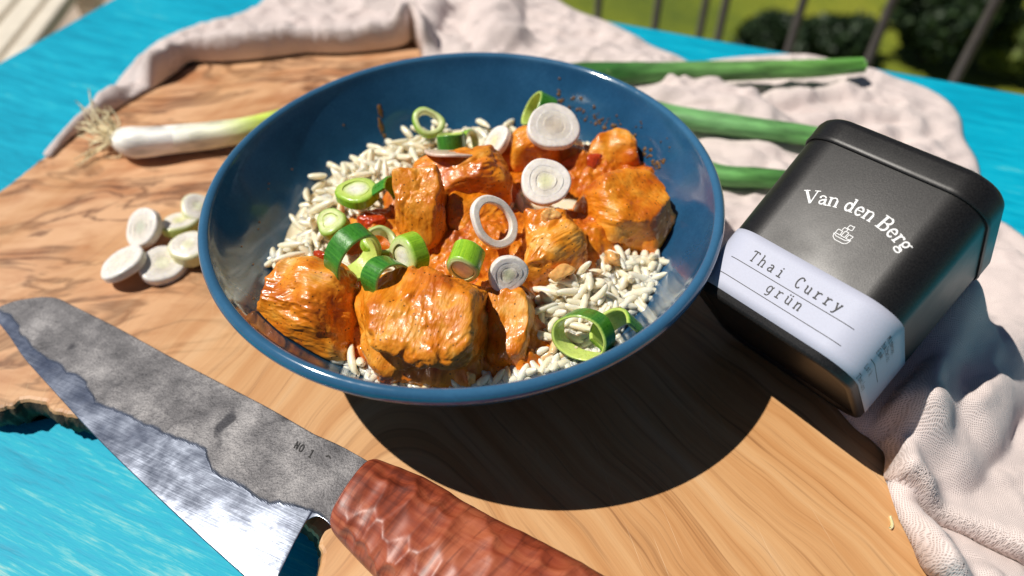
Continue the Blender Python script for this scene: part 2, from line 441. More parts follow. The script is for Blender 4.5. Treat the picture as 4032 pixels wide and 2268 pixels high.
def m_handle():
    g = G("red_wood_handle"); f = g.attr("fib")
    a = g.noise(g.vmap(f, scale=(30, 420, 420)), 1.0, 4, 0.6); b = g.noise(g.vmap(f, scale=(420, 90, 90)), 1.0, 4, 0.6, 0.6); big = g.noise(f, 40.0, 3, 0.5)
    col = g.ramp(g.math('ADD', g.math('MULTIPLY', a, 0.5), g.math('MULTIPLY', big, 0.5)), [(0.36, S(98, 36, 18)), (0.5, S(152, 68, 40)), (0.64, S(182, 100, 66))])
    col = g.mix(g.math('MULTIPLY', g.ramp(b, [(0.36, 1.0), (0.5, 0.0)]), 0.5), col, S(74, 24, 12))
    g.set(base=col, rough=0.46, spec=0.55, coat=0.12, coatr=0.35, normal=g.bump(g.math('ADD', a, b), 0.35, 0.0003)); return g.m

def m_tin():
    g = G("black_tin"); v = g.co(); a = g.noise(v, 2200.0, 2, 0.6); b = g.noise(v, 60.0, 3, 0.5)
    g.set(base=g.ramp(a, [(0.35, (0.009, 0.0085, 0.009, 1)), (0.65, (0.026, 0.0245, 0.024, 1))]), metal=0.35, rough=g.mr(b, 0.3, 0.7, 0.38, 0.46), spec=0.5, normal=g.bump(a, 0.22, 0.0001)); return g.m

def plain(name, col, rough=0.5, scale=200.0, var=0.12, bump=0.1, dist=0.0005, **kw):
    g = G(name); a = g.noise(g.co(), scale, 3, 0.55)
    lo = tuple(c * (1 - var) for c in col[:3]) + (1,); hi = tuple(min(1, c * (1 + var)) for c in col[:3]) + (1,)
    g.set(base=g.ramp(a, [(0.3, lo), (0.7, hi)]), rough=rough, normal=g.bump(a, bump, dist), **kw); return g.m

M_TABLE, M_BOARD, M_BARK, M_CLOTH, M_BOWL = m_table(), m_board(), m_bark(), m_cloth(), m_bowl()
M_CHICK, M_SAUCE, M_STAIN, M_VEG, M_LEAF, M_RICE = m_chicken(), m_sauce(), m_stain(), m_veg(), m_leaf(), m_rice()
M_RICE2 = m_rice_stained()
M_STEEL, M_HANDLE, M_TIN = m_steel(), m_handle(), m_tin()
M_LABEL = plain("paper_label", S(190, 193, 210), 0.62, 1500.0, 0.03, 0.15, 0.0001)
M_INK = plain("black_ink", (0.02, 0.02, 0.022, 1), 0.6, 900.0)
M_PRINT = plain("white_print", S(236, 236, 236), 0.5, 900.0, 0.04)
M_ENGRAVE = plain("stamped_groove", (0.02, 0.018, 0.018, 1), 0.7, 900.0)
M_ROOT = plain("onion_root", S(236, 222, 182), 0.7, 600.0, 0.2)
M_IRON = plain("painted_iron", S(88, 84, 84), 0.5, 60.0, 0.15)
M_SLAT = plain("cream_paint", S(224, 214, 196), 0.6, 40.0, 0.08)
M_FLOOR = plain("balcony_tile", S(176, 158, 140), 0.8, 25.0, 0.14, 0.3, 0.002)
M_TOMATO = plain("tomato", S(184, 62, 20), 0.2, 400.0, 0.25, 0.4, 0.0005, sss=0.2, ssss=0.002, coat=0.6)
M_ONIONBIT = plain("cooked_onion", S(232, 176, 104), 0.25, 500.0, 0.15, 0.4, 0.0004, sss=0.3, ssss=0.002, coat=0.4)
def m_lawn():
    g = G("lawn_grass"); v = g.co(); a = g.noise(v, 0.55, 4, 0.55); b = g.noise(v, 14.0, 5, 0.7)
    f = g.math('ADD', g.math('MULTIPLY', a, 0.65), g.math('MULTIPLY', b, 0.35))
    g.set(base=g.ramp(f, [(0.36, S(70, 92, 20)), (0.5, S(118, 130, 22)), (0.64, S(158, 156, 40))]), rough=0.9, normal=g.bump(b, 1.0, 0.05)); return g.m
def m_foliage(name, c0, c1):
    g = G(name); r = g.n("ShaderNodeNewGeometry").outputs["Random Per Island"]
    g.set(base=g.mix(r, c0, c1), rough=0.55, sss=0.0); return g.m
M_LAWN = m_lawn()
M_BUSH = m_foliage("dark_leaves", (0.010, 0.028, 0.010, 1), (0.030, 0.060, 0.016, 1))
M_BUSH2 = m_foliage("bright_leaves", (0.06, 0.10, 0.012, 1), (0.14, 0.17, 0.02, 1))
M_TRUNK = plain("shrub_wood", S(84, 66, 48), 0.9, 30.0, 0.3)

# ------------------------------------------------------------------ the setting: lawn, balcony floor, railing, shrubs, chair
V, F = boxv(-60, 90, -60, 110, -3.2, -3.0)
setprops(obj("lawn", V, F, M_LAWN, smooth=False), kind="structure")
RP = np.array([0.4988, 0.6761]); RT = np.array([0.7314, -0.6820]); RNRM = np.array([0.6820, 0.7314])
fl = [tuple(RP + RT * a + RNRM * b) for a, b in ((-4.5, 0.06), (3.5, 0.06), (3.5, -5), (-4.5, -5))]
V = [(x, y, z) for z in (-0.94, -0.74) for x, y in fl]
F = [(0, 1, 2, 3), (7, 6, 5, 4)] + [(k, k + 4, (k + 1) % 4 + 4, (k + 1) % 4) for k in range(4)]
setprops(obj("balcony_floor", V, F, M_FLOOR, smooth=False), kind="structure")

rail = thing("railing", "grey iron balcony railing with thin upright bars", "railing", (RP[0], RP[1], -0.74))
for k in range(-12, 8):
    q = RP + RT * 0.11 * k
    rr = 0.0062
    V, F, _, _ = tube([(q[0], q[1], -0.66), (q[0], q[1], -0.2), (q[0], q[1], 0.16)], rr, 14)
    obj("bar", V, F, M_IRON, rail)
q = RP + RT * 0.11 * -1.46 + RNRM * 0.05
V, F, _, _ = tube([(q[0], q[1], -0.74), (q[0], q[1], -0.2), (q[0], q[1], 0.16)], 0.006, 14)
obj("post", V, F, M_IRON, rail)
for z, nm in ((-0.67, "bottom_rail"), (0.17, "handrail")):
    a = RP - RT * 1.5; b = RP + RT * 0.95
    V, F, _, _ = tube([(a[0], a[1], z), ((a[0] + b[0]) / 2, (a[1] + b[1]) / 2, z), (b[0], b[1], z)], 0.016, 12)
    obj(nm, V, F, M_IRON, rail)

def shrub(name, label, base, rad, n, leaf, mat, seed, group=None):
    r = np.random.default_rng(seed)
    t = thing(name, label, "shrub", base, group)
    d = r.normal(size=(n, 3)); d /= np.linalg.norm(d, axis=1)[:, None]
    lump = 0.78 + 0.38 * fbm(d * 2.2 + seed, 3, seed)
    rr = lump * r.uniform(0.45, 1.0, n) ** 0.45
    c = d * rr[:, None] * np.array(rad) + np.array([0, 0, rad[2] * 0.92])
    c = c[c[:, 2] > 0.05]; n = len(c)
    a = r.normal(size=(n, 3)); a /= np.linalg.norm(a, axis=1)[:, None]
    b = np.cross(a, r.normal(size=(n, 3))); b /= np.linalg.norm(b, axis=1)[:, None]
    s = leaf * r.uniform(0.6, 1.3, n)[:, None]
    V = np.stack([c - a * s, c - b * s * 0.45, c + a * s, c + b * s * 0.45], 1).reshape(-1, 3) + np.array(base)
    obj("crown", V, np.arange(4 * n).reshape(n, 4), mat, t, smooth=False)
    V, F, _, _ = tube([np.array(base) + (0, 0, -0.05), np.array(base) + (0.03, 0.02, rad[2] * 0.5), np.array(base) + (0, 0.05, rad[2] * 1.1)], [0.07, 0.05, 0.02], 10)
    obj("trunk", V, F, M_TRUNK, t)
    for k in range(5):
        e = np.array(base) + np.array([math.cos(k * 1.3) * rad[0] * 0.6, math.sin(k * 1.3) * rad[1] * 0.6, rad[2] * (0.9 + 0.12 * k)])
        V, F, _, _ = tube([np.array(base) + (0, 0, rad[2] * 0.3), (np.array(base) + e) / 2 + (0, 0, 0.1), e], [0.04, 0.025, 0.01], 8)
        obj("branch", V, F, M_TRUNK, t)
    return t
shrub("shrub", "tall dark evergreen shrub beyond the railing bars, with bright lawn round it", (4.3368,5.0904,-3.0000), (0.62, 0.55, 0.62), 9000, 0.055, M_BUSH, 3)
shrub("shrub", "low dark shrub just outside the railing, left of the tall evergreen", (3.4448,5.2140,-3.0000), (0.55, 0.34, 0.22), 5000, 0.045, M_BUSH, 5)
shrub("shrub", "small dark shrub beside the thin post of the railing", (2.9570,5.4291,-3.0000), (0.40, 0.3, 0.20), 4000, 0.04, M_BUSH, 6)
shrub("shrub", "yellow green leafy shrub beside the tall dark evergreen", (4.9863,4.7221,-3.0000), (0.5, 0.42, 0.28), 4500, 0.05, M_BUSH2, 8)
shrub("shrub", "rounded dark shrub on the lawn behind the tall evergreen", (5.1626,5.9240,-3.0000), (0.62, 0.5, 0.3), 5000, 0.055, M_BUSH, 9)

ch = thing("garden_chair", "cream slatted wooden garden chair beside the blue table", "chair", (-0.85, 0.9, -0.74))
for x0, x1 in ((-0.742, -0.708), (-0.797, -0.750), (-0.860, -0.806), (-0.922, -0.868), (-0.984, -0.930)):
    V, F = boxv(x0, x1, 0.62, 1.32, -0.325, -0.303)
    bevel(obj("slat", V, F, M_SLAT, ch, smooth=False), 0.004)
for x0, x1, y0, y1, nm in ((-0.99, -0.70, 0.66, 0.69, "seat_rail"), (-0.99, -0.70, 1.24, 1.27, "seat_rail")):
    V, F = boxv(x0, x1, y0, y1, -0.365, -0.326); bevel(obj(nm, V, F, M_SLAT, ch, smooth=False), 0.003)
for x in (-0.74, -0.975):
    for y in (0.675, 1.255):
        V, F = boxv(x - 0.02, x + 0.02, y - 0.0195, y + 0.0195, -0.74, -0.366); bevel(obj("leg", V, F, M_SLAT, ch, smooth=False), 0.003)

# ------------------------------------------------------------------ table
K = np.array([-0.228, 0.4856]); E1 = np.array([0.8744, -0.4853]); E2 = np.array([-0.4853, -0.8744])
def tb(a0, a1, b0, b1, z0, z1):
    V = [(*(K + E1 * a + E2 * b), z) for z in (z0, z1) for b in (b0, b1) for a in (a0, a1)]
    return np.array(V), [(1, 3, 2, 0), (6, 7, 5, 4), (4, 5, 1, 0), (3, 7, 6, 2), (2, 6, 4, 0), (5, 7, 3, 1)]
tab = thing("table", "bright cyan painted wooden table with worn pale streaks", "table", (K[0], K[1], -0.74))
V, F = tb(0, 1.25, 0, 0.85, -0.026, 0.0); bevel(obj("table_top", V, F, M_TABLE, tab, smooth=False), 0.004, 3)
for a0, a1, b0, b1 in ((0.06, 1.19, 0.06, 0.082), (0.06, 1.19, 0.768, 0.79), (0.06, 0.082, 0.0825, 0.7675), (1.168, 1.19, 0.0825, 0.7675)):
    V, F = tb(a0, a1, b0, b1, -0.12, -0.0265); obj("apron", V, F, M_TABLE, tab, smooth=False)
for a in (0.03, 1.165):
    for b in (0.03, 0.765):
        V, F = tb(a, a + 0.055, b, b + 0.055, -0.74, -0.0262); bevel(obj("leg", V, F, M_TABLE, tab, smooth=False), 0.004)

# ------------------------------------------------------------------ cutting board
board_pts = [(-0.2894,0.0614),(-0.2809,0.0181),(-0.2494,-0.0214),(-0.2148,-0.0375),(-0.1992,-0.0407),(-0.1921,-0.0386),(-0.1820,-0.0400),(-0.1749,-0.0452),(-0.1672,-0.0475),(-0.1417,-0.0583),(-0.1083,-0.0770),(-0.0803,-0.0951),(-0.0668,-0.1062),(-0.0619,-0.1130),(-0.0627,-0.1240),(-0.0605,-0.1385),(-0.0368,-0.1530),(0.0024,-0.1650),(0.0626,-0.1727),(0.1110,-0.1715),(0.1439,-0.1612),(0.1464,-0.1475),(0.1464,-0.1368),(0.1467,-0.1268),(0.1509,-0.1118),(0.1643,-0.0876),(0.1832,-0.0603),(0.2000,-0.0206),(0.2090,0.0351),(0.2005,0.1046),(0.1672,0.1599),(0.0995,0.2129),(0.0047,0.2431),(-0.0944,0.2541),(-0.1600,0.2463),(-0.1966,0.2169),(-0.2201,0.1902),(-0.2346,0.1621),(-0.2426,0.1409),(-0.2503,0.1248),(-0.2569,0.1078),(-0.2689,0.0860)]
BO = crom(np.array(board_pts + board_pts[:1]), 420)[:-1]
nb = len(BO)
tn = np.roll(BO, -1, 0) - np.roll(BO, 1, 0); nrm = np.stack([tn[:, 1], -tn[:, 0]], 1); nrm /= np.linalg.norm(nrm, axis=1)[:, None]
area = 0.5 * np.sum(BO[:, 0] * np.roll(BO[:, 1], -1) - np.roll(BO[:, 0], -1) * BO[:, 1])
if area < 0: nrm = -nrm
ring = np.arange(nb) / nb * 2 * np.pi
wob = fbm(p3(np.cos(ring) * 14, np.sin(ring) * 14), 4, 3)
BO = BO + nrm * (wob * 0.0022)[:, None]
brd = thing("cutting_board", "live-edge olive wood board with dark bark rim under the bowl", "cutting board", (0, 0, 0))
rows = []
for off, z in ((-0.0022, ZB), (-0.0008, ZB - 0.0004), (0.0, ZB - 0.0016)):
    rows.append(np.c_[BO + nrm * off, np.full(nb, z)])
V = np.concatenate(rows); Fs = [tuple(range(nb))]
for k in range(2): Fs += [(k * nb + i, (k + 1) * nb + i, (k + 1) * nb + (i + 1) % nb, k * nb + (i + 1) % nb) for i in range(nb)]
if area < 0: Fs[0] = Fs[0][::-1]
bt = obj("board_top", V, Fs, M_BOARD, brd, smooth=False)
rows = []
for k, (off, z) in enumerate(((-0.0004, ZB - 0.0014), (0.0010, ZB - 0.0035), (0.0016, ZB - 0.007), (0.0004, 0.004), (-0.003, 0.0))):
    w2 = fbm(p3(np.cos(ring) * 40, np.sin(ring) * 40, z * 300), 3, 9)
    rows.append(np.c_[BO + nrm * (off + w2 * 0.0016 * (k > 0))[:, None], np.full(nb, z)])
rows.append(np.c_[BO * 0.5, np.full(nb, 0.0)])
V = np.concatenate(rows); Fs = []
for k in range(5): Fs += [(k * nb + i, (k + 1) * nb + i, (k + 1) * nb + (i + 1) % nb, k * nb + (i + 1) % nb) for i in range(nb)]
obj("bark_edge", V, Fs, M_BARK, brd, smooth=True)

# ------------------------------------------------------------------ tin: pose first, the cloth lies under it
TR = np.array([[0.53719, 0.68952, -0.48579], [-0.83963, 0.49200, -0.23013], [0.08032, 0.53150, 0.84324]])
TP = np.array([0.09477, -0.07947, 0.07421])
TW, TL, TD, TRAD = 0.0653, 0.0790, 0.0672, 0.013
tq = TP - TD * TR[:, 2]

# ------------------------------------------------------------------ cloth
outer = [(-0.2435,0.1383),(-0.2411,0.1567),(-0.2374,0.1882),(-0.2388,0.2160),(-0.2356,0.2582),(-0.2238,0.2985),(-0.2018,0.3210),(-0.1789,0.3298),(-0.1568,0.3489),(-0.1352,0.3833),(-0.0407,0.4101),(0.0614,0.3699),(0.0995,0.3089),(0.1206,0.2855),(0.1394,0.2584),(0.1475,0.2420),(0.1613,0.2266),(0.1708,0.2140),(0.1874,0.2161),(0.2112,0.2174),(0.2460,0.2159),(0.2614,0.2104),(0.2747,0.2007),(0.2899,0.1898),(0.3027,0.1753),(0.3151,0.1614),(0.3212,0.1449),(0.3191,0.1248),(0.3094,0.1035),(0.3047,0.0819),(0.2961,0.0624),(0.2860,0.0360),(0.2898,0.0258),(0.2940,0.0069),(0.2987,-0.0303),(0.2855,-0.0833),(0.2262,-0.1585),(0.1745,-0.1705),(0.1552,-0.1590)]
inner = [(0.1437,-0.1474),(0.1435,-0.1369),(0.1441,-0.1252),(0.1463,-0.1123),(0.1503,-0.1032),(0.1482,-0.0958),(0.1442,-0.0898),(0.1376,-0.0679),(0.1262,-0.0434),(0.1157,-0.0212),(0.1005,0.0119),(0.0810,0.0502),(0.0518,0.0809),(0.0109,0.1282),(-0.0148,0.1953),(-0.0204,0.2206),(-0.0257,0.2431),(-0.0302,0.2364),(-0.0484,0.2328),(-0.0761,0.2317),(-0.1016,0.2352),(-0.1284,0.2324),(-0.1571,0.2315),(-0.1780,0.2333),(-0.1883,0.2166),(-0.2132,0.1849),(-0.2240,0.1678),(-0.2319,0.1553),(-0.2362,0.1438),(-0.2389,0.1348)]
CO = np.array(outer + inner)
# round the outline a little
CO = crom(np.vstack([CO, CO[:1]]), 700)[:-1]
step = 0.00135
x0, x1 = CO[:, 0].min() - 0.004, CO[:, 0].max() + 0.004; y0, y1 = CO[:, 1].min() - 0.004, CO[:, 1].max() + 0.004
gx = np.arange(x0, x1, step); gy = np.arange(y0, y1, step)
X, Y = np.meshgrid(gx, gy, indexing='ij')
ins = inpoly(CO, X, Y)
fm = ins[:-1, :-1] & ins[1:, :-1] & ins[1:, 1:] & ins[:-1, 1:]
use = np.zeros_like(ins); use[:-1, :-1] |= fm; use[1:, :-1] |= fm; use[1:, 1:] |= fm; use[:-1, 1:] |= fm
cnt = np.zeros(ins.shape, int)
for a, b in ((0, 0), (1, 0), (0, 1), (1, 1)):
    cnt[a:a + fm.shape[0], b:b + fm.shape[1]] += fm
bd = use & (cnt < 4)
bx, by = X[bd], Y[bd]
_, qx, qy, _, _ = seg_near(CO, bx, by, True)
X[bd], Y[bd] = qx, qy
xs, ys = X[use], Y[use]
sdB, _, _, _, _ = seg_near(BO[::3], xs, ys, True)
sdB = np.where(inpoly(BO, xs, ys), sdB, -sdB)
edge, _, _, _, _ = seg_near(CO[::2], xs, ys, True)
Pn = p3(xs, ys)
Z = 0.0022 + (ZB + 0.0002) * sstep(-0.016, 0.0012, sdB)
def roll(pts, w, h, asym=1.0, power=0.5, t0=0.0, t1=1.0, fade=0.12):
    """a soft fold: height across a crest line; asym > 1 makes its + side wider"""
    d, _, _, pr, sd = seg_near(pts, xs, ys)
    ww = np.where(sd > 0, w * asym, w) * (1 + 0.18 * noise3(p3(xs * 60, ys * 60), 5))
    prof = np.clip(1 - (d / ww) ** 2, 0, 1) ** power
    f = sstep(0, fade, pr) * sstep(0, fade, 1 - pr) if fade else 1.0
    return h * prof * f
fold_back = [(-0.2070,0.2100),(-0.1886,0.2280),(-0.1528,0.2316),(-0.1158,0.2308),(-0.0677,0.2284),(-0.0355,0.2306),(-0.0110,0.2351)]
fr_ = roll(fold_back, 0.0135, 0.016, 2.2, 0.6, fade=0.06)
_, _, _, fp_, fs_ = seg_near(fold_back, xs, ys)
Z += fr_ * (1 + 0.16 * fbm(np.stack([fp_ * 34, fs_ * 0.4, 0 * xs], -1), 3, 83))
Z += roll([(-0.2332,0.1393),(-0.2262,0.1602),(-0.2198,0.1870),(-0.2139,0.2200),(-0.2037,0.2533)], 0.008, 0.006, 1.2, 0.8)
# sheet behind the bowl: two soft ridges either side of a valley, a raised far hem
Z += roll([(-0.0208,0.2115),(-0.0236,0.2451),(-0.0196,0.2877),(-0.0064,0.3271)], 0.014, 0.012, 1.0, 0.8)
Z += roll([(0.0416,0.2135),(0.0367,0.2484),(0.0378,0.2926),(0.0480,0.3338)], 0.020, 0.012, 1.3, 0.9)
Z += roll([(0.0673,0.2209),(0.0978,0.2057),(0.1254,0.1835),(0.1485,0.1702)], 0.014, 0.004, 1.0, 0.9)
Z += roll([(0.1891,0.1502),(0.2238,0.1526),(0.2527,0.1584),(0.2720,0.1436)], 0.008, 0.0055, 1.2, 0.9)
Z += roll([(0.1937,0.1282),(0.2245,0.1241),(0.2535,0.1322),(0.2788,0.1265),(0.2900,0.1054)], 0.0085, 0.006, 1.0, 0.9)
Z += roll([(0.2179,0.1087),(0.2428,0.1096),(0.2736,0.1118),(0.2849,0.0876)], 0.007, 0.0045, 1.0, 0.9)
Z += roll([(0.2468,0.0927),(0.2692,0.0897),(0.2794,0.0618)], 0.009, 0.004, 1.0, 0.9)
Z += roll([(0.1170,0.1484),(0.1585,0.1347),(0.1902,0.1124)], 0.009, 0.004, 1.0, 0.9)
# lower right: a doubled layer with a lip, and hollows
lip = np.array([(0.1432,-0.1067),(0.1490,-0.1125),(0.1549,-0.1167),(0.1622,-0.1237),(0.1690,-0.1286),(0.1787,-0.1348),(0.1907,-0.1420)])
d, _, _, pr, sd = seg_near(lip, xs, ys)
sgn = d * sd
near_r = (xs > 0.10) & (ys < 0.02)
up = sstep(-0.0016, 0.0018, sgn) * np.exp(-np.clip(sgn, 0, 1) / 0.06)
Z += np.where(near_r, (0.0110 + 0.007 * np.exp(-np.clip(sgn, 0, 1) / 0.012)) * up * sstep(0.0, 0.06, pr + 0.02), 0)
Z += np.where(near_r & (sgn < 0.0), 0.010 * np.exp(-((sgn + 0.030) / 0.014) ** 2) * sstep(0.12, 0.3, pr), 0)
gxl = np.where(near_r & (sgn > -0.0016), 0.0062 * np.exp(-np.clip(sgn, 0, 1) / 0.007) * sstep(-0.0016, 0.0008, sgn) * sstep(0.03, 0.16, pr) * (1 + 0.5 * noise3(p3(xs * 80, ys * 80), 63)), 0)
lt_ = lip[-1] - lip[0]; lt_ = lt_ / np.linalg.norm(lt_); OFFX, OFFY = gxl * lt_[1], -gxl * lt_[0]
Z += roll([(0.1451,-0.1326),(0.1607,-0.1358),(0.1728,-0.1441),(0.1823,-0.1531)], 0.010, 0.006, 1.0, 0.9)
Z += roll([(0.1430,-0.1447),(0.1579,-0.1477),(0.1700,-0.1530)], 0.006, 0.004, 1.0, 0.9)
Z += roll([(0.1529,-0.1008),(0.1788,-0.0817),(0.2057,-0.0611),(0.2405,-0.0336),(0.2720,-0.0119)], 0.030, 0.019, 1.0, 0.8, fade=0.08)
Z += roll([(0.1788,-0.1000),(0.2030,-0.0811),(0.2275,-0.0640),(0.2548,-0.0497)], 0.014, 0.007, 1.0, 0.9)
# crumple
q = np.stack([xs * 38 + ys * 10, ys * 60 - xs * 14, 0 * xs], -1)
cr = fbm(q, 4, 21)
rid = 1 - np.abs(fbm(np.stack([xs * 26 - ys * 30, ys * 34 + xs * 12, 0 * xs], -1), 3, 31)) * 2.6
amp = sstep(0.0, 0.012, edge)
ridge2 = 1 - np.abs(fbm(np.stack([xs * 46 + ys * 52 + 3, ys * 17 - xs * 12, 0 * xs], -1), 3, 37)) * 3.2
far = sstep(-0.02, 0.06, ys)
Z += amp * (0.0024 * cr + 0.0028 * np.clip(rid, 0, 1) ** 2 + 0.0032 * far * np.clip(ridge2, 0, 1) ** 1.6)
cz1 = np.clip(1 - np.abs(fbm(np.stack([xs * 30 + ys * 9, ys * 16 - xs * 7, 0 * xs + 5], -1), 3, 57)) * 9, 0, 1)
cz2 = np.clip(1 - np.abs(fbm(np.stack([xs * 14 - ys * 22, ys * 30 + xs * 20, 0 * xs + 9], -1), 3, 59)) * 9, 0, 1)
Z += amp * (0.0008 * cz1 ** 1.5 + 0.0007 * cz2 ** 1.5)
Z += amp * 0.0007 * fbm(np.stack([xs * 120, ys * 120, 0 * xs], -1), 3, 47)
Z += 0.0002 * fbm(Pn * 260, 3, 41)
# support under the leaning tin
lx = (xs - tq[0]) * TR[0, 0] + (ys - tq[1]) * TR[1, 0]
zt = tq[2] - (TR[0, 2] * (xs - tq[0]) + TR[1, 2] * (ys - tq[1])) / TR[2, 2]
P3 = np.stack([xs, ys, zt], -1) - tq
lx = P3 @ TR[:, 0]; ly = P3 @ TR[:, 1]
mx = sstep(0.026, 0.0, np.abs(lx) - TW / 2 + 0.003); my = sstep(0.040, 0.0, ly - TL + 0.012) * sstep(0.0, 0.03, ly)
Z = Z + np.clip(np.clip(zt, 0, 0.062) - 0.001 - Z, 0, None) * mx * my
under = (np.abs(lx) < TW / 2 + 0.004) & (ly > -0.004) & (ly < TL + 0.004)
Z = np.where(under, np.minimum(Z, np.maximum(zt - 0.0012, 0.0165)), Z)
# never into the bowl: it stands clear of the foot, and the wall overhangs
rb = np.hypot(xs, ys)
Z = np.where(rb < 0.107, np.minimum(Z, np.interp(rb, [0.05, 0.06, 0.072, 0.085, 0.095, 0.107], [0.0175, 0.0195, 0.026, 0.040, 0.055, 0.066])), Z)
floorz = np.where(sdB > -0.0015, ZB + 0.0006, 0.0006)
rollin = sstep(0.0, 0.004, edge)
Z = floorz + (Z - floorz) * (0.10 + 0.90 * rollin ** 0.5)
idx = -np.ones(ins.shape, int); idx[use] = np.arange(use.sum())
I, J = np.nonzero(fm)
Fq = np.stack([idx[I, J], idx[I + 1, J], idx[I + 1, J + 1], idx[I, J + 1]], -1)
cl = obj("linen_cloth", np.stack([xs + OFFX, ys + OFFY, Z], -1), Fq, M_CLOTH, None, base=(0, 0, 0.0))
sf = cl.modifiers.new("soften", 'SMOOTH'); sf.factor = 0.5; sf.iterations = 5
vg = cl.vertex_groups.new(name="inside")
for w_ in range(1, 11):
    ids = np.nonzero(np.round(sstep(0.0022, 0.0075, edge) * 10) == w_)[0]
    if len(ids): vg.add(ids.tolist(), w_ / 10, 'REPLACE')
sf.vertex_group = "inside"
sm = cl.modifiers.new("thickness", 'SOLIDIFY'); sm.thickness = 0.0009; sm.offset = 1.0
setprops(cl, "crumpled pale pinkish grey muslin cloth spread round the wooden board", "cloth")
def cloth_z(x, y):
    k = np.argmin((xs - x) ** 2 + (ys - y) ** 2); return float(Z[k])

# ------------------------------------------------------------------ bowl
prof = [(0.0, .0095), (.03, .0095), (.045, .0115), (.06, .018), (.072, .0275), (.082, .039), (.090, .051), (.0955, .0602), (.0976, .0645), (.0983, .0660), (.0998, .0668), (.1013, .0662), (.1022, .0645), (.1019, .0622),
        (.1002, .0595), (.0965, .0530), (.090, .0425), (.0805, .0295), (.069, .0180), (.057, .0095), (.0495, .0062), (.0470, .0045), (.0462, .0), (.0425, .0), (.0418, .0035), (0.0, .0045)]
pr_ = crom(np.array(prof), 170)
pr_[:, 0] = np.clip(pr_[:, 0], 0.00002, None)
nth = 192
th = np.linspace(0, 2 * np.pi, nth, endpoint=False)
wobr = 1 + 0.0016 * np.sin(2 * th + 0.6) + 0.0008 * np.sin(5 * th)
V = np.stack([pr_[:, None, 0] * np.cos(th) * wobr, pr_[:, None, 0] * np.sin(th) * wobr, np.repeat(pr_[:, None, 1], nth, 1) + ZB + 0.0003], -1).reshape(-1, 3)
bw = obj("bowl", V, gridf(len(pr_), nth, False, True)[:, ::-1], M_BOWL, None, base=(0, 0, ZB))
setprops(bw, "glossy deep blue ceramic bowl of curry standing on the board", "bowl")
PIN = np.array(prof[:9]); 
def bowl_z(r): return np.interp(r, PIN[:, 0], PIN[:, 1]) + ZB

# ------------------------------------------------------------------ tin parts
def tsec(s, off, w=TW, d=TD, r=TRAD):
    """walk round the tin's section from the middle of its front face: arc length -> (x, z)"""
    s = np.asarray(s, float); sg = np.sign(s); a = np.abs(s)
    f = w / 2 - r; q = r * np.pi / 2
    t = np.clip((a - f) / r, 0, np.pi / 2)
    x = np.where(a < f, a, f + (r + off) * np.sin(t)); z = np.where(a < f, off, -r + (r + off) * np.cos(t))
    e = np.clip(a - f - q, 0, None); z = z - e
    return sg * x, z
def tin_w(x, y, z): return np.stack([np.asarray(x, float) + 0 * y, np.asarray(y, float) + 0 * x, np.asarray(z, float) + 0 * x], -1) @ TR.T + TP
def section(w, d, r, n=12):
    P = []
    for cx, cz, a0 in ((w / 2 - r, -r, 0), (-w / 2 + r, -r, 90), (-w / 2 + r, -d + r, 180), (w / 2 - r, -d + r, 270)):
        for a in np.radians(np.linspace(a0, a0 + 90, n)): P.append((cx + r * math.cos(a), cz + r * math.sin(a)))
    return np.array(P)
def prism(levels, grow=0.0):
    """levels: (y, inset); closed at both ends"""
    V = []; 
    for y, i in levels:
        i2 = i - grow
        P = section(TW - 2 * i2, TD - 2 * i2, TRAD - i2 * 0.8); P[:, 1] -= i2
        V.append(tin_w(P[:, 0], np.full(len(P), y), P[:, 1]))
    n = len(V[0]); m = len(V)
    F = [tuple(f) for f in gridf(m, n, False, True)]
    F.append(tuple(range(n))); F.append(tuple((m - 1) * n + k for k in range(n))[::-1])
    return np.concatenate(V), F
tin = thing("spice_tin", "black square spice tin with white paper band leaning against cloth and bowl", "tin", TP)
V, F = prism([(0.0016, 0.0085), (0.0016, 0.0035), (0.0004, 0.0026), (0.0, 0.0018), (0.0003, 0.0008), (0.0014, 0.0), (0.03, 0.0), (TL - 0.008, 0.0), (TL - 0.004, 0.0006)])
o = obj("tin_body", V, F, M_TIN, tin); o.modifiers.new("es", 'EDGE_SPLIT').split_angle = math.radians(50)
V, F = prism([(TL - 0.0108, 0.0002), (TL - 0.0108, -0.0006), (TL - 0.0102, -0.0010), (TL - 0.0090, -0.0008), (TL - 0.0035, -0.0008), (TL - 0.0018, -0.0002), (TL - 0.0006, 0.0009), (TL, 0.0026), (TL + 0.0002, 0.006)])
o = obj("lid", V, F, M_TIN, tin); o.modifiers.new("es", 'EDGE_SPLIT').split_angle = math.radians(50)
ss = np.linspace(-0.082, 0.082, 160); yy = np.linspace(0.0034, 0.0268, 8)
Vt = []
for off in (0.00018,):
    SX, SZ = tsec(ss, off)
    for y in yy: Vt.append(tin_w(SX, np.full(len(ss), y), SZ))
lab = obj("label", np.concatenate(Vt), gridf(len(yy), len(ss))[:, ::-1], M_LABEL, tin)
lm = lab.modifiers.new("paper", 'SOLIDIFY'); lm.thickness = 0.00012; lm.offset = 1.0

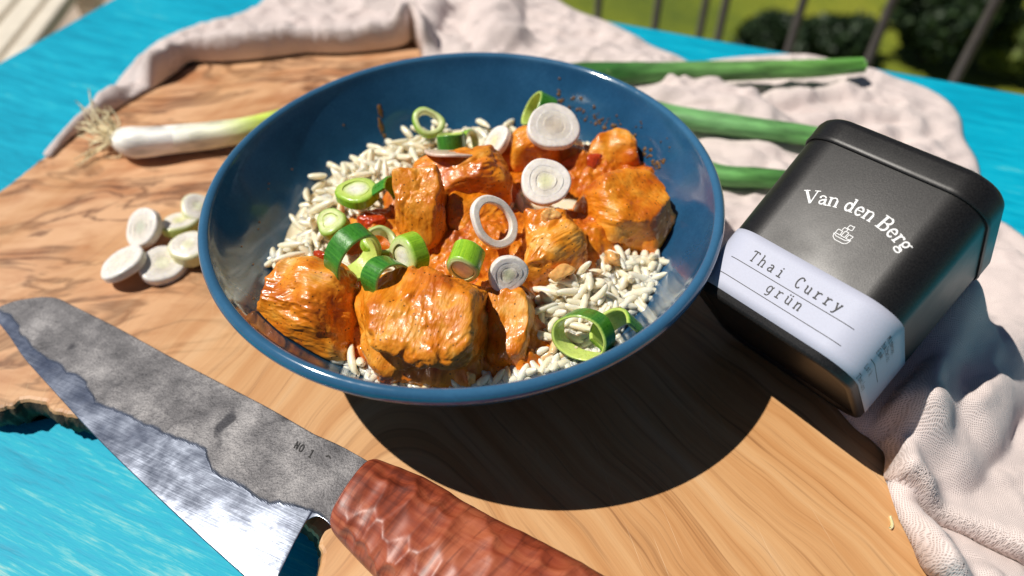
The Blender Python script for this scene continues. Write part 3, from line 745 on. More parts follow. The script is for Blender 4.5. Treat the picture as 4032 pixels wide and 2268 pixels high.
# lettering: strokes with width, drawn on the tin's face
def arc(cx, cy, rx, ry, a0, a1, n=14):
    a = np.radians(np.linspace(a0, a1, n)); return [(cx + rx * math.cos(t), cy + ry * math.sin(t)) for t in a]
TK, TN = 0.165, 0.062
SERIF = {
 'V': (0.84, [([(.10, 1), (.43, .02)], TK), ([(.43, .02), (.72, 1)], .075), ([(-.04, .97), (.30, .97)], TN), ([(.55, .97), (.86, .97)], TN)]),
 'a': (0.58, [([(.42, .46), (.42, .08), (.47, .03), (.56, .05)], .13), (arc(.25, .47, .17, .19, 160, 10), .08), (arc(.11, .53, .035, .04, 0, 360), .06), ([(.40, .40), (.24, .35), (.12, .26), (.10, .15), (.17, .05), (.28, .05), (.40, .16)], .10)]),
 'n': (0.66, [([(.13, .66), (.13, 0)], .14), ([(.13, .48), (.22, .62), (.34, .66), (.44, .62), (.50, .48)], .085), ([(.50, .50), (.50, 0)], .14), ([(.00, .03), (.26, .03)], TN), ([(.38, .03), (.63, .03)], TN), ([(.0, .63), (.15, .65)], TN)]),
 'd': (0.66, [(arc(.27, .33, .17, .29, 30, 330, 20), .12), ([(.46, 1.0), (.46, .02)], .14), ([(.34, .97), (.48, .98)], TN), ([(.46, .03), (.62, .05)], TN)]),
 'e': (0.55, [(arc(.27, .33, .19, .30, 5, 325, 22), .11), ([(.10, .37), (.46, .37)], TN)]),
 'B': (0.76, [([(.18, 1), (.18, 0)], .17), ([(.02, .97), (.40, .97)], TN), ([(.02, .03), (.42, .03)], TN), ([(.18, .53), (.42, .53)], TN), (arc(.40, .755, .18, .215, 90, -90), .12), (arc(.42, .285, .215, .25, 90, -90), .13)]),
 'r': (0.47, [([(.14, .66), (.14, 0)], .14), ([(.14, .44), (.22, .58), (.32, .64), (.40, .60)], .09), ([(.01, .03), (.30, .03)], TN), ([(.01, .63), (.16, .65)], TN), (arc(.40, .57, .03, .03, 0, 360), .07)]),
 'g': (0.60, [(arc(.25, .44, .155, .19, 0, 360, 24), .10), ([(.38, .58), (.46, .66), (.56, .65)], .07), ([(.14, .28), (.10, .18), (.16, .10), (.40, .06), (.48, -.03)], .09), (arc(.26, -.13, .22, .13, 30, -330, 26), .085)]),
 ' ': (0.30, [])}
MONO = {
 'T': [[(.05, .95), (.55, .95)], [(.30, .95), (.30, .03)], [(.18, .03), (.42, .03)], [(.05, .95), (.05, .82)], [(.55, .95), (.55, .82)]],
 'h': [[(.12, .98), (.12, .03)], [(.03, .98), (.12, .98)], [(.12, .45), (.22, .6), (.36, .62), (.46, .52), (.46, .03)], [(.03, .03), (.22, .03)], [(.36, .03), (.56, .03)]],
 'a': [[(.12, .56), (.26, .63), (.40, .58), (.43, .46), (.43, .08), (.54, .03)], [(.43, .38), (.24, .36), (.12, .28), (.10, .14), (.2, .03), (.34, .06), (.43, .16)]],
 'i': [[(.15, .6), (.31, .6), (.31, .03)], [(.12, .03), (.5, .03)], [(.27, .78), (.34, .87)]],
 'C': [arc(.32, .5, .24, .47, 45, 315, 18), [(.50, .95), (.50, .75)]],
 'u': [[(.03, .6), (.13, .6), (.13, .2), (.2, .05), (.34, .03), (.46, .15)], [(.36, .6), (.46, .6), (.46, .03), (.55, .03)]],
 'r': [[(.08, .6), (.2, .6), (.2, .03)], [(.06, .03), (.4, .03)], [(.2, .4), (.3, .56), (.42, .62), (.53, .56)]],
 'y': [[(.04, .6), (.2, .6)], [(.12, .6), (.30, .06)], [(.40, .6), (.56, .6)], [(.49, .6), (.30, .06), (.2, -.2), (.04, -.22)]],
 'g': [arc(.27, .33, .18, .28, 0, 360, 20), [(.45, .6), (.45, -.08), (.36, -.22), (.14, -.22)], [(.45, .6), (.55, .6)]],
 'n': [[(.04, .6), (.13, .6), (.13, .03)], [(.13, .42), (.24, .58), (.37, .62), (.46, .52), (.46, .03)], [(.04, .03), (.22, .03)], [(.37, .03), (.56, .03)]],
 'M': [[(.08, .03), (.08, .95), (.30, .45), (.52, .95), (.52, .03)]], 'd': [arc(.25, .33, .18, .28, 0, 360, 18), [(.36, .98), (.46, .98), (.46, .03), (.54, .03)]],
 'e': [[(.1, .34), (.5, .34)] , arc(.3, .33, .2, .29, 0, 320, 18)], 's': [[(.46, .52), (.34, .62), (.18, .6), (.13, .48), (.28, .36), (.44, .28), (.46, .12), (.3, .03), (.12, .1)]],
 't': [[(.24, .85), (.24, .14), (.34, .03), (.5, .08)], [(.08, .6), (.48, .6)]], 'l': [[(.16, .98), (.3, .98), (.3, .03)], [(.1, .03), (.5, .03)]],
 'b': [[(.06, .98), (.14, .98), (.14, .03)], arc(.32, .33, .18, .28, 0, 360, 18)], 'E': [[(.5, .95), (.1, .95), (.1, .03), (.52, .03)], [(.1, .5), (.4, .5)]],
 ':': [[(.28, .5), (.33, .55)], [(.28, .08), (.33, .13)]], 'L': [[(.12, .95), (.12, .03), (.5, .03), (.5, .18)]], 'o': [arc(.3, .32, .2, .29, 0, 360, 18)],
 'N': [[(.1, .03), (.1, .95), (.5, .03), (.5, .95)]], '.': [[(.28, .04), (.34, .10)]], 'O': [arc(.3, .5, .22, .46, 0, 360, 20)], '1': [[(.12, .78), (.32, .97), (.32, .03)], [(.14, .03), (.5, .03)]], ' ': []}
def corners(pts):
    """cut a stroke where it turns sharply, so that each piece keeps its width"""
    P = np.array(pts, float); out = [[pts[0]]]
    for k in range(1, len(P)):
        out[-1].append(tuple(P[k]))
        if k < len(P) - 1:
            a, b = P[k] - P[k - 1], P[k + 1] - P[k]
            if a @ b < 0.72 * np.linalg.norm(a) * np.linalg.norm(b): out.append([tuple(P[k])])
    return [o for o in out if len(o) > 1]
def ribbon(pts, w):
    P = np.array(pts, float)
    keep = np.r_[True, np.linalg.norm(np.diff(P, axis=0), axis=1) > 1e-6]; P = P[keep]
    T = np.gradient(P, axis=0); T /= np.linalg.norm(T, axis=1)[:, None] + 1e-12
    Nn = np.stack([-T[:, 1], T[:, 0]], 1) * w / 2
    return np.concatenate([P + Nn, P - Nn]), [(k, k + 1, len(P) + k + 1, len(P) + k) for k in range(len(P) - 1)]
def strokes_mesh(strokes, place):
    """strokes: (points, width) in a flat frame; place maps (n,2) and a layer number to world"""
    VV = []; FF = []; n = 0
    for li, (pts, w) in enumerate([(c_, w_) for p_, w_ in strokes for c_ in corners(p_)]):
        v, f = ribbon(pts, w); v = place(v, li)
        VV.append(v); FF += [tuple(i + n for i in q) for q in f]; n += len(v)
    return np.concatenate(VV), FF
def on_tin(base_off):
    def place(v, li):
        sx, sz = tsec(v[:, 0], base_off + 0.000004 * li); return tin_w(sx, v[:, 1], sz)
    return place
# brand on an arch
text = "Van den Berg"; cap = 0.0051; RA = 0.0385; cx, cy = 0.0027, 0.0487 - RA
widths = [SERIF[c][0] * cap * 1.06 for c in text]; tot = sum(widths); pos_ = -tot / 2
for c, wd in zip(text, widths):
    st = []
    for pts, w in SERIF[c][1]:
        q = []
        for (a, b) in pts:
            ang = (pos_ + a * cap * 1.06) / RA; r_ = RA + b * cap
            q.append((cx + r_ * math.sin(ang), cy + r_ * math.cos(ang)))
        st.append((q, w * cap))
    if st:
        V, F = strokes_mesh(st, on_tin(0.00006)); obj("brand_letter", V, F, M_PRINT, tin, smooth=False)
    pos_ += wd
def ship(x, y, k):
    L_ = [[(-3.0, -1.2), (-2.5, -2.5), (-1.4, -3.2), (1.6, -3.2), (2.6, -2.6), (3.1, -1.0)], [(-3.0, -1.2), (-1.8, -1.9), (1.6, -1.9), (3.1, -1.0)], [(-2.7, -1.0), (-2.6, .6), (-1.0, .6), (-.9, -1.0), (-2.7, -1.0)],
          [(-.5, -1.1), (-.3, 1.0), (1.0, 1.0), (.8, -1.1), (-.5, -1.1)], [(1.3, -1.2), (1.5, .5), (3.0, .4), (2.7, -1.1), (1.3, -1.2)], [(-1.4, .9), (-1.3, 2.0), (.1, 2.0), (0, 1.2)], [(-.4, 2.2), (-.3, 3.6), (.9, 3.5), (1.3, 3.8), (1.4, 2.2), (.9, 2.0), (-.4, 2.2)]]
    return [([(x + a * k, y + b * k) for a, b in l], 0.00024) for l in L_]
V, F = strokes_mesh(ship(0.0027, 0.0412, 0.00098), on_tin(0.00006)); obj("ship_emblem", V, F, M_PRINT, tin, smooth=False)
def mono(text, x, y, h, adv, w):
    st = []
    for c in text:
        for l in (MONO['u'] + [[(.15, .76), (.22, .86)], [(.37, .76), (.44, .86)]] if c == '\u00fc' else MONO[c]):
            st.append(([(x + a * h, y + b * h) for a, b in l], w))
        x += adv
    return st
for txt, x, y, h, adv, w in (("Thai Curry", -0.0178, 0.0174, 0.0042, 0.00362, 0.00044), ("gr\u00fcn", -0.0062, 0.0110, 0.0042, 0.00362, 0.00044)):
    V, F = strokes_mesh(mono(txt, x, y, h, adv, w), on_tin(0.00034)); obj("typed_word", V, F, M_INK, lab if False else tin, smooth=False)
for txt, y in (("Mindestens", 0.0196), ("haltbar bis", 0.0170), ("Ende:", 0.0144), ("Lot Nr.", 0.0083), ("Thai Curry", 0.0042)):
    V, F = strokes_mesh(mono(txt, 0.0345, y, 0.0021, 0.00155, 0.0002), on_tin(0.00034)); obj("small_print", V, F, M_INK, tin, smooth=False)
for y, a, b in ((0.0155, -0.0236, 0.0240), (0.0089, -0.0236, 0.0240), (0.0118, 0.0345, 0.062)):
    V, F = strokes_mesh([([(s_, y) for s_ in np.linspace(a, b, 30)], 0.00028)], on_tin(0.00033)); obj("printed_line", V, F, M_INK, tin, smooth=False)

# ------------------------------------------------------------------ knife
def kz(v): return v
spine = [(-0.2230,0.0108,0.0175),(-0.2210,0.0139,0.0175),(-0.2183,0.0162,0.0176),(-0.2121,0.0183,0.0178),(-0.2012,0.0186,0.0182),(-0.1931,0.0163,0.0185),(-0.1844,0.0106,0.0188),(-0.1590,-0.0066,0.0198),(-0.1308,-0.0269,0.0209),(-0.1081,-0.0428,0.0219),(-0.0852,-0.0588,0.0230),(-0.0653,-0.0738,0.0240),(-0.0550,-0.0802,0.0245),(-0.0431,-0.0889,0.0250)]
edge_ = [(-0.2228,0.0103,0.0175),(-0.2194,0.0080,0.0175),(-0.2161,0.0050,0.0175),(-0.2086,-0.0032,0.0176),(-0.1986,-0.0152,0.0178),(-0.1895,-0.0247,0.0180),(-0.1817,-0.0326,0.0183),(-0.1494,-0.0649,0.0195),(-0.1148,-0.0971,0.0211),(-0.0848,-0.1239,0.0226),(-0.0759,-0.1317,0.0230),(-0.0741,-0.1292,0.0232),(-0.0726,-0.1243,0.0234),(-0.0688,-0.1149,0.0238),(-0.0660,-0.1086,0.0240),(-0.0640,-0.1068,0.0241),(-0.0614,-0.1065,0.0242),(-0.0585,-0.1082,0.0243),(-0.0560,-0.1114,0.0244)]
spine = np.array(spine); edge_ = np.array(edge_)
def bylen(P, n, marks=None):
    d = np.r_[0, np.cumsum(np.linalg.norm(np.diff(P, axis=0), axis=1))]; t = np.linspace(0, d[-1], n)
    return np.stack([np.interp(t, d, P[:, k]) for k in range(3)], -1)
def smoothed(P, n):
    return bylen(crom(P, 400), n)
n1, n2 = 300, 70
Sp = np.concatenate([smoothed(spine[:12], n1), smoothed(spine[11:], n2)[1:]])
Ed = np.concatenate([smoothed(edge_[:11], n1), bylen(np.concatenate([edge_[10:11], crom(edge_[11:], 120)]), n2)[1:]])
ns = len(Sp); nt = 110
tt = np.linspace(0, 1, nt)
ax = (spine[11] - spine[2]); ax[2] = 0; ax /= np.linalg.norm(ax); pxv = np.array([ax[1], -ax[0], 0.0])
def kab(P): return P @ ax, P @ pxv
bvl = np.array([(-0.2254,0.0158,0.0180),(-0.2146,0.0108,0.0180),(-0.2077,0.0033,0.0180),(-0.1962,-0.0105,0.0182),(-0.1888,-0.0167,0.0185),(-0.1783,-0.0238,0.0190),(-0.1672,-0.0324,0.0193),(-0.1574,-0.0447,0.0198),(-0.1404,-0.0540,0.0206),(-0.1278,-0.0619,0.0212),(-0.1150,-0.0685,0.0218),(-0.1073,-0.0735,0.0222),(-0.1031,-0.0824,0.0224),(-0.0962,-0.0878,0.0228),(-0.0877,-0.0921,0.0232),(-0.0794,-0.0993,0.0236),(-0.0758,-0.0988,0.0238),(-0.0629,-0.1049,0.0242),(-0.0571,-0.1079,0.0243)])
ba, bb = kab(bvl)
Pm = Sp[:, None] * (1 - tt)[None, :, None] + Ed[:, None] * tt[None, :, None]
a_, b_ = kab(Pm)
wig = fbm(np.stack([a_ * 160, b_ * 160, 0 * a_], -1), 4, 51) * 0.0016
o_ = np.argsort(ba)
bev = sstep(-0.0007, 0.0006, b_ - np.interp(a_, ba[o_], bb[o_]) + wig)
thick = 0.0011 * np.clip(1 - tt, 0.0, 1)[None, :] ** 0.8 + 0.00006
ham = (1 - bev) * (0.00012 * fbm(Pm * 160, 3, 61)) - bev * 0.00012
topv = Pm.copy(); topv[..., 2] += thick + ham
botv = Pm.copy(); botv[..., 2] -= thick
kn = thing("kitchen_knife", "hand-forged chef's knife with dark hammered blade lying over the board's edge", "knife", tuple(Pm[200, 50]))
Vk = np.concatenate([topv.reshape(-1, 3), botv.reshape(-1, 3)])
g1 = gridf(ns, nt); g2 = gridf(ns, nt)[:, ::-1] + ns * nt
rim_i = np.concatenate([np.arange(ns) * nt, np.arange(1, nt) + (ns - 1) * nt, (np.arange(ns - 1)[::-1]) * nt + nt - 1, np.arange(1, nt - 1)[::-1]])
r2 = np.roll(rim_i, -1)
side = np.stack([rim_i, rim_i + ns * nt, r2 + ns * nt, r2], -1)
Fk = np.concatenate([g1, g2, side])
fibk = np.stack([np.r_[a_.ravel(), a_.ravel()], np.r_[b_.ravel(), b_.ravel()], np.zeros(2 * a_.size)], -1)
blade = obj("blade", Vk, Fk, M_STEEL, kn, attrs=dict(bev=np.r_[bev.ravel(), bev.ravel()], fib=fibk))
# stamped mark on the blade
tc = np.array((-0.0731,-0.0785,0.0252)); te = np.array((-0.0628,-0.0861,0.0258)); ud = np.array((-0.0715,-0.0751,0.0252)) - tc
xd = te - tc; xl = np.linalg.norm(xd[:2]); xd = xd / xl; ud = ud / np.linalg.norm(ud)
def on_blade(v, li):
    P = tc + v[:, :1] * xd + v[:, 1:2] * ud
    k = [np.argmin((topv[..., 0] - p[0]) ** 2 + (topv[..., 1] - p[1]) ** 2) for p in P]
    P[:, 2] = topv.reshape(-1, 3)[k, 2] + 0.00022 + 0.000004 * li
    return P
V, F = strokes_mesh(mono("NO.1", 0.0, 0.0, 0.0032, 0.0024, 0.00042), on_blade); obj("stamp", V, F, M_ENGRAVE, blade, smooth=False)
V, F = strokes_mesh([([(0.0142, 0.0034), (0.0152, 0.0042), (0.0163, 0.0036)], 0.0005)], on_blade); obj("stamp", V, F, M_ENGRAVE, blade, smooth=False)
# handle: carved facets
ht = np.array([(-0.0408,-0.0897,0.0290),(-0.0240,-0.0984,0.0290),(-0.0094,-0.1095,0.0290),(0.0043,-0.1193,0.0290),(0.0189,-0.1287,0.0290),(0.0329,-0.1388,0.0290),(0.0510,-0.1529,0.0290),(0.0693,-0.1665,0.0280)])
hb = np.array([(-0.0559,-0.1130,0.0270),(-0.0515,-0.1185,0.0270),(-0.0408,-0.1303,0.0270),(-0.0291,-0.1422,0.0270),(-0.0146,-0.1536,0.0270),(0.0014,-0.1641,0.0270),(0.0176,-0.1740,0.0270),(0.0343,-0.1827,0.0270)])
nh, ms = 170, 110
A1 = smoothed(ht, nh); B1 = smoothed(hb, nh)
Cc = (A1 + B1) / 2; Cc[:, 2] = 0.0; half = np.linalg.norm((A1 - B1)[:, :2], axis=1) / 2
wd = (A1 - B1); wd[:, 2] = 0; wd /= np.linalg.norm(wd, axis=1)[:, None]
an = np.linspace(0, 2 * np.pi, ms, endpoint=False)
ca, sa = np.cos(an), np.sin(an)
pw = 0.78
cw = np.sign(ca) * np.abs(ca) ** pw; sw = np.sign(sa) * np.abs(sa) ** pw
along = np.r_[0, np.cumsum(np.linalg.norm(np.diff(Cc, axis=0), axis=1))]
hz0 = ZB + 0.0118; hh = np.interp(along, [0, 0.02, 0.06, 0.12], [0.0100, 0.0108, 0.0116, 0.0114])
taper = np.clip(np.sqrt(np.clip(along / 0.0016, 0, 1)), 0, 1) * 0.06 + 0.94
U = np.repeat(along[:, None], ms, 1); Tn = an[None, :] * 0.0125
rs = np.random.default_rng(11)
fa, fb = [], []
for ia in range(19):
    for ib in range(13):
        fa.append((ia + 0.5 * (ib % 2) + rs.uniform(-.42, .42)) * 0.0078); fb.append((ib + rs.uniform(-.42, .42)) / 13 * 2 * np.pi)
fa, fb = np.array(fa), np.array(fb)
best = np.full(U.shape, 1e9)
for q_, w_ in zip(fa, fb):
    dth = (an[None, :] - w_ + np.pi) % (2 * np.pi) - np.pi
    best = np.minimum(best, (U - q_) ** 2 + (dth * 0.0125) ** 2 * 0.75)
dish = -0.0011 * (1 - best / 0.0052 ** 2)
topmask = (sstep(-0.2, 0.4, sa) * (1 - 0.85 * sstep(0.55, 0.95, ca)))[None, :] * sstep(0.003, 0.010, U) 
k_ = taper[:, None] * (1 + dish * topmask / 0.0125 * 1.6)
Vh = Cc[:, None] + wd[:, None] * (half[:, None] * cw[None, :] * k_)[..., None]
Vh[..., 2] = hz0 + hh[:, None] * sw[None, :] * k_
Vh[..., 2] = np.maximum(Vh[..., 2], ZB + 0.0006)
Fh = [tuple(f) for f in gridf(nh, ms, False, True)]
Fh.append(tuple(range(ms))[::-1]); Fh.append(tuple((nh - 1) * ms + k for k in range(ms)))
fibh = np.stack([U, np.repeat((ca * 0.0125)[None], nh, 0), np.repeat((sa * 0.0125)[None], nh, 0)], -1).reshape(-1, 3)
hd = obj("handle", Vh.reshape(-1, 3), Fh, M_HANDLE, kn, attrs=dict(fib=fibh))
hd["label"] = "reddish brown wooden handle with hand-carved facets"

# ------------------------------------------------------------------ spring onion lying behind the bowl
on = thing("spring_onion", "whole spring onion with roots, its green leaves running behind the bowl", "spring onion", (-0.1900,0.1439,0.0160))
def veg_tube(name, pts, rad, cols, n=60, seg=28, flat=1.0, parent=None, mat=None, caps=True, ridges=0.0):
    P = crom(np.array(pts), n); t = np.linspace(0, 1, n)
    R = np.interp(t, np.linspace(0, 1, len(rad)), rad)
    V, F, al, an = tube(P, R, seg, flat, caps)
    tcol = np.linspace(0, 1, len(cols)); tv = np.repeat(t, seg)
    Cc = np.stack([np.interp(tv, tcol, [c[k] for c in cols]) for k in range(3)] + [np.ones(len(tv))], -1)
    if ridges:
        cen = np.repeat(P, seg, 0); V = cen + (V - cen) * (1 + ridges * 0.5 * np.cos(5 * an + al * 9) + 1.6 * ridges * fbm(np.stack([al * 40, np.cos(an) * 3, np.sin(an) * 3], -1), 3, 71))[:, None]
    return obj(name, V, F, mat or M_LEAF, parent, attrs=dict(Col=Cc, fib=np.stack([al, an / 6.283, 0 * an], -1)))
WHT, PALE, LIME, GRN, DGRN = S(254, 251, 243), S(240, 240, 206), S(196, 216, 90), S(104, 150, 84), S(62, 108, 52)
J = (0.0093,0.1693,0.0260)
veg_tube("bulb", [(-0.1977,0.1375,0.0235), (-0.1925,0.1332,0.0255), (-0.1846,0.1288,0.0268), (-0.1749,0.1291,0.0262), (-0.1612,0.1311,0.0252)], [0.0042, 0.0072, 0.0088, 0.0084, 0.0074], [S(226, 214, 178), WHT, WHT, WHT], 40, 32, parent=on, ridges=0.03)
veg_tube("shaft", [(-0.1683,0.1309,0.0252), (-0.1369,0.1333,0.0250), (-0.1147,0.1380,0.0250), (-0.0715,0.1525,0.0255), J], [0.0080, 0.0075, 0.0070, 0.0069, 0.0072], [WHT, PALE, LIME, S(150, 190, 80), GRN], 60, 30, parent=on, ridges=0.03)
veg_tube("leaf", [J, (0.0469,0.1681,0.0265), (0.0854,0.1698,0.0255), (0.1271,0.1698,0.0225), (0.1829,0.1699,0.0195), (0.2336,0.1685,0.0180), (0.2697,0.1703,0.0165)], [0.0070, 0.0076, 0.0079, 0.0078, 0.0073, 0.0067, 0.0060], [GRN, DGRN, S(60, 112, 52), GRN, S(106, 156, 80), S(88, 144, 62)], 90, 40, 0.78, parent=on, ridges=0.06)
veg_tube("leaf", [J, (0.0486,0.1616,0.0260), (0.0851,0.1422,0.0270), (0.1260,0.1121,0.0280), (0.1632,0.0964,0.0280), (0.1971,0.0826,0.0280), (0.2050,0.0797,0.0280)], [0.0060, 0.0066, 0.0070, 0.0072, 0.0070, 0.0066, 0.0064], [GRN, GRN, S(104, 158, 96), S(116, 168, 108), S(96, 150, 84), GRN], 80, 40, 0.74, parent=on, ridges=0.06)
veg_tube("leaf", [J, (0.0455,0.1568,0.0250), (0.0771,0.1246,0.0260), (0.1056,0.0859,0.0270), (0.1313,0.0599,0.0270), (0.1527,0.0531,0.0270), (0.1673,0.0492,0.0270)], [0.0058, 0.0062, 0.0064, 0.0064, 0.0064, 0.0062, 0.0060], [GRN, GRN, S(96, 150, 84), S(110, 162, 100), S(92, 148, 78), DGRN], 80, 40, 0.74, parent=on, ridges=0.06)
rr_ = np.random.default_rng(5)
b0 = np.array((-0.1972,0.1375,0.0235))
tips = [(-0.2261,0.1513,0.0260),(-0.2209,0.1592,0.0340),(-0.2114,0.1561,0.0400),(-0.2147,0.1467,0.0330),(-0.2082,0.1527,0.0360),(-0.2207,0.1239,0.0180),(-0.2164,0.1307,0.0190),(-0.2081,0.1337,0.0180),(-0.1987,0.1430,0.0340),(-0.2038,0.1532,0.0380),(-0.2247,0.1480,0.0220),(-0.2103,0.1385,0.0300),(-0.2121,0.1444,0.0200),(-0.1964,0.1462,0.0360),(-0.2164,0.1405,0.0220),(-0.2022,0.1344,0.0400),(-0.1974,0.1310,0.0340),(-0.2194,0.1498,0.0300)]
rn = 0
for k in range(46):
    e = np.array(tips[k % len(tips)]) + rr_.normal(size=3) * 0.0022 * (k >= len(tips))
    e[2] = max(e[2], ZB + 0.0008)
    s = b0 + rr_.normal(size=3) * np.array([0.0012, 0.0022, 0.0022])
    mid = (s + e) / 2 + rr_.normal(size=3) * 0.003; mid[2] = max(mid[2], ZB + 0.001)
    V, F, _, _ = tube(crom(np.array([s, mid, e]), 10), np.linspace(0.00075, 0.0003, 10), 6)
    obj("root", V, F, M_ROOT, on)

# ------------------------------------------------------------------ sliced spring onion
def ring_mesh(c, n, rin, rout, h, seed, spin=0.0, a0=0.0, a1=360.0, el=1.0, cin=None, cout=None, wav=0.05, nt_=56, edge=0.22, bi=None):
    """a cut layer: hollow or solid, rounded edges; el stretches it along its own x axis"""
    e1, e2, nn = frame_of(n)
    cs, sn_ = math.cos(spin), math.sin(spin); e1, e2 = e1 * cs + e2 * sn_, -e1 * sn_ + e2 * cs
    full = abs(a1 - a0) >= 359.9
    th = np.radians(np.linspace(a0, a1, nt_, endpoint=not full))
    rg = np.random.default_rng(seed); p1, p2_ = rg.uniform(0, 6.28, 2)
    mod = 1 + wav * np.sin(2 * th + p1) + wav * 0.6 * np.sin(3 * th + p2_) + 0.007 * np.sin(7 * th + p1)
    b = min(edge * h, (rout - rin) * 0.45)
    if rin > 0: bi = b * 0.6 if bi is None else bi; e_ = 0.00008; q_ = 0.35 * b; sec = [(rin, -h / 2 + bi + e_), (rin, -h / 2 + 2 * bi + 2 * e_), (rin, h / 2 - 2 * bi - 2 * e_), (rin, h / 2 - bi), (rin + bi, h / 2), (rin + bi + e_, h / 2), ((rin + rout) / 2, h / 2 + 0.00005), (rout - b - e_, h / 2), (rout - b, h / 2), (rout - q_, h / 2 - q_), (rout, h / 2 - b), (rout, h / 2 - b - e_), (rout, -h / 2 + b + e_), (rout, -h / 2 + b), (rout - b, -h / 2), (rin + bi, -h / 2)]
    else: e_ = 0.00008; sec = [(0.00002, -h / 2), (rout - b, -h / 2), (rout, -h / 2 + b), (rout, h / 2 - b), (rout - b, h / 2), (rout - b - e_, h / 2), (rout * 0.75, h / 2 + 0.00003), (rout * 0.5, h / 2 + 0.00005), (rout * 0.25, h / 2 + 0.00005), (0.00002, h / 2 + 0.00005)]
    sec = np.array(sec); m = len(sec)
    r = sec[:, 0][None, :] * mod[:, None]; z = np.repeat(sec[:, 1][None], len(th), 0) + (0.00025 * np.sin(3 * th + p1) + 0.00045 * np.sin(th + p2_))[:, None] * (sec[:, 0] / rout)[None, :] ** 2
    V = np.array(c) + (r * np.cos(th)[:, None] * el)[..., None] * e1 + (r * np.sin(th)[:, None])[..., None] * e2 + z[..., None] * nn
    F = [tuple(f) for f in gridf(len(th), m, full, rin > 0)]
    if not full and rin > 0: F += [tuple(range(m))[::-1], tuple((len(th) - 1) * m + k for k in range(m))]
    t = np.clip((sec[:, 0] - rin) / (rout - rin), 0, 1) ** 2.0
    Cv = np.array(cin)[None, :3] * (1 - t)[:, None] + np.array(cout)[None, :3] * t[:, None]
    Cv = np.tile(np.c_[Cv, np.ones(m)], (len(th), 1))
    fb_ = np.stack([np.repeat(th * 1.4, m), np.tile(sec[:, 1] * 60, len(th)), np.tile(sec[:, 0] * 300, len(th)) + seed], -1)
    return V.reshape(-1, 3), F, Cv, fb_
G_RICE = "slices of spring onion scattered over the curry"; G_BOARD = "white spring onion slices in a heap on the board"
def slice_(label, c, n, layers, seed, group=G_RICE, spin=0.0, a0=0, a1=360, el=1.0, name="onion_slice", wav=0.05):
    """layers: (part name, inner radius, outer radius, height, inner colour, outer colour[, shift])"""
    t = thing(name, label, "onion slice", tuple(np.array(c)), group)
    for k, L_ in enumerate(layers):
        nm, ri, ro, h, ci, co_ = L_[:6]
        sh = np.array(L_[6]) if len(L_) > 6 else np.zeros(3)
        V, F, Cv, fb_ = ring_mesh(np.array(c) + sh, n, ri, ro, h, seed, spin, a0, a1, el, ci, co_, wav, edge=0.22 if k == 0 else 0.02, bi=0.00008 if len(layers) > 1 else None)
        obj(nm, V, F, M_VEG, t, attrs=dict(Col=Cv, fib=fb_))
    return t
W1, W2, W3, YL = S(249, 241, 232), S(238, 228, 214), S(250, 245, 234), S(238, 236, 190)
LG, MG, DG, CG = S(206, 226, 116), S(146, 198, 44), S(64, 136, 40), S(226, 232, 170)
def white_disc(label, c, n, R, h, seed, core=YL, group=G_RICE, el=1.0, spin=0.0, outc=W1):
    return slice_(label, c, n, [("outer_layer", R * 0.66, R, h, W1, outc), ("middle_layer", R * 0.40, R * 0.68, h * 0.985, W2, W3), ("core", 0, R * 0.42, h * 0.97, core, W2)], seed, group, spin, el=el)
mm = 0.001
white_disc("large white onion slice with faint rings leaning on the sauce by the far wall", (0.0418,0.0368,0.0790), (0.170,-0.436,0.884), 11.3*mm, 3.6*mm, 1, core=S(226,212,192), el=1.06, spin=0.6)
white_disc("round white onion slice with pale yellow centre in the middle of the curry", (0.0326,-0.0031,0.0810), (0.010,-0.537,0.844), 10.2*mm, 3.4*mm, 2, el=0.93)
white_disc("small white onion slice on the sauce below the hollow white ring", (0.0128,-0.0482,0.0775), (0.134,-0.880,0.456), 7.0*mm, 3.0*mm, 3, core=S(236,238,196))
slice_("hollow white onion ring resting on the curry", (0.0103,-0.0229,0.0800), (0.453,-0.561,0.693), [("layer", 7.4*mm, 10.6*mm, 3.0*mm, W2, W1)], 4, spin=0.2, el=0.86, wav=0.03)
white_disc("white onion slice half sunk between rice and sauce by the far wall", (0.0168,0.0415,0.0700), (-0.720,0.003,0.694), 8.2*mm, 3.4*mm, 5)
slice_("hollow lime green onion ring stuck to the far wall of the bowl", (-0.0139,0.0596,0.0710), (0.168,-0.542,0.823), [("layer", 4.6*mm, 7.3*mm, 4.5*mm, CG, MG)], 6, wav=0.09)
slice_("short dark green onion tube standing behind the chicken arch", (-0.0039,0.0373,0.0740), (0.006,0.460,0.888), [("layer", 5.2*mm, 6.6*mm, 9*mm, LG, DG)], 7)
slice_("thin olive green onion ring next to the dark green tube", (0.0042,0.0403,0.0720), (0.798,-0.387,0.462), [("layer", 4.4*mm, 5.8*mm, 4*mm, CG, MG)], 8)
slice_("dark green onion strip standing behind the large white slice", (0.0381,0.0570,0.0740), (-0.852,0.025,0.523), [("layer", 7.4*mm, 8.8*mm, 9*mm, LG, DG)], 9)
slice_("oval green rimmed onion slice with white heart on the rice", (-0.0437,0.0080,0.0740), (0.009,0.067,0.998), [("outer_layer", 5.4*mm, 8.6*mm, 5.5*mm, LG, MG), ("core", 0, 5.3*mm, 5.0*mm, W3, LG)], 10, spin=0.3, el=1.08)
slice_("notched pale green onion slice beside the oval green one", (-0.0537,-0.0049,0.0700), (-0.277,-0.121,0.953), [("outer_layer", 3.6*mm, 6.7*mm, 5.5*mm, CG, MG), ("core", 0, 3.5*mm, 4.8*mm, W3, LG)], 11, wav=0.12)
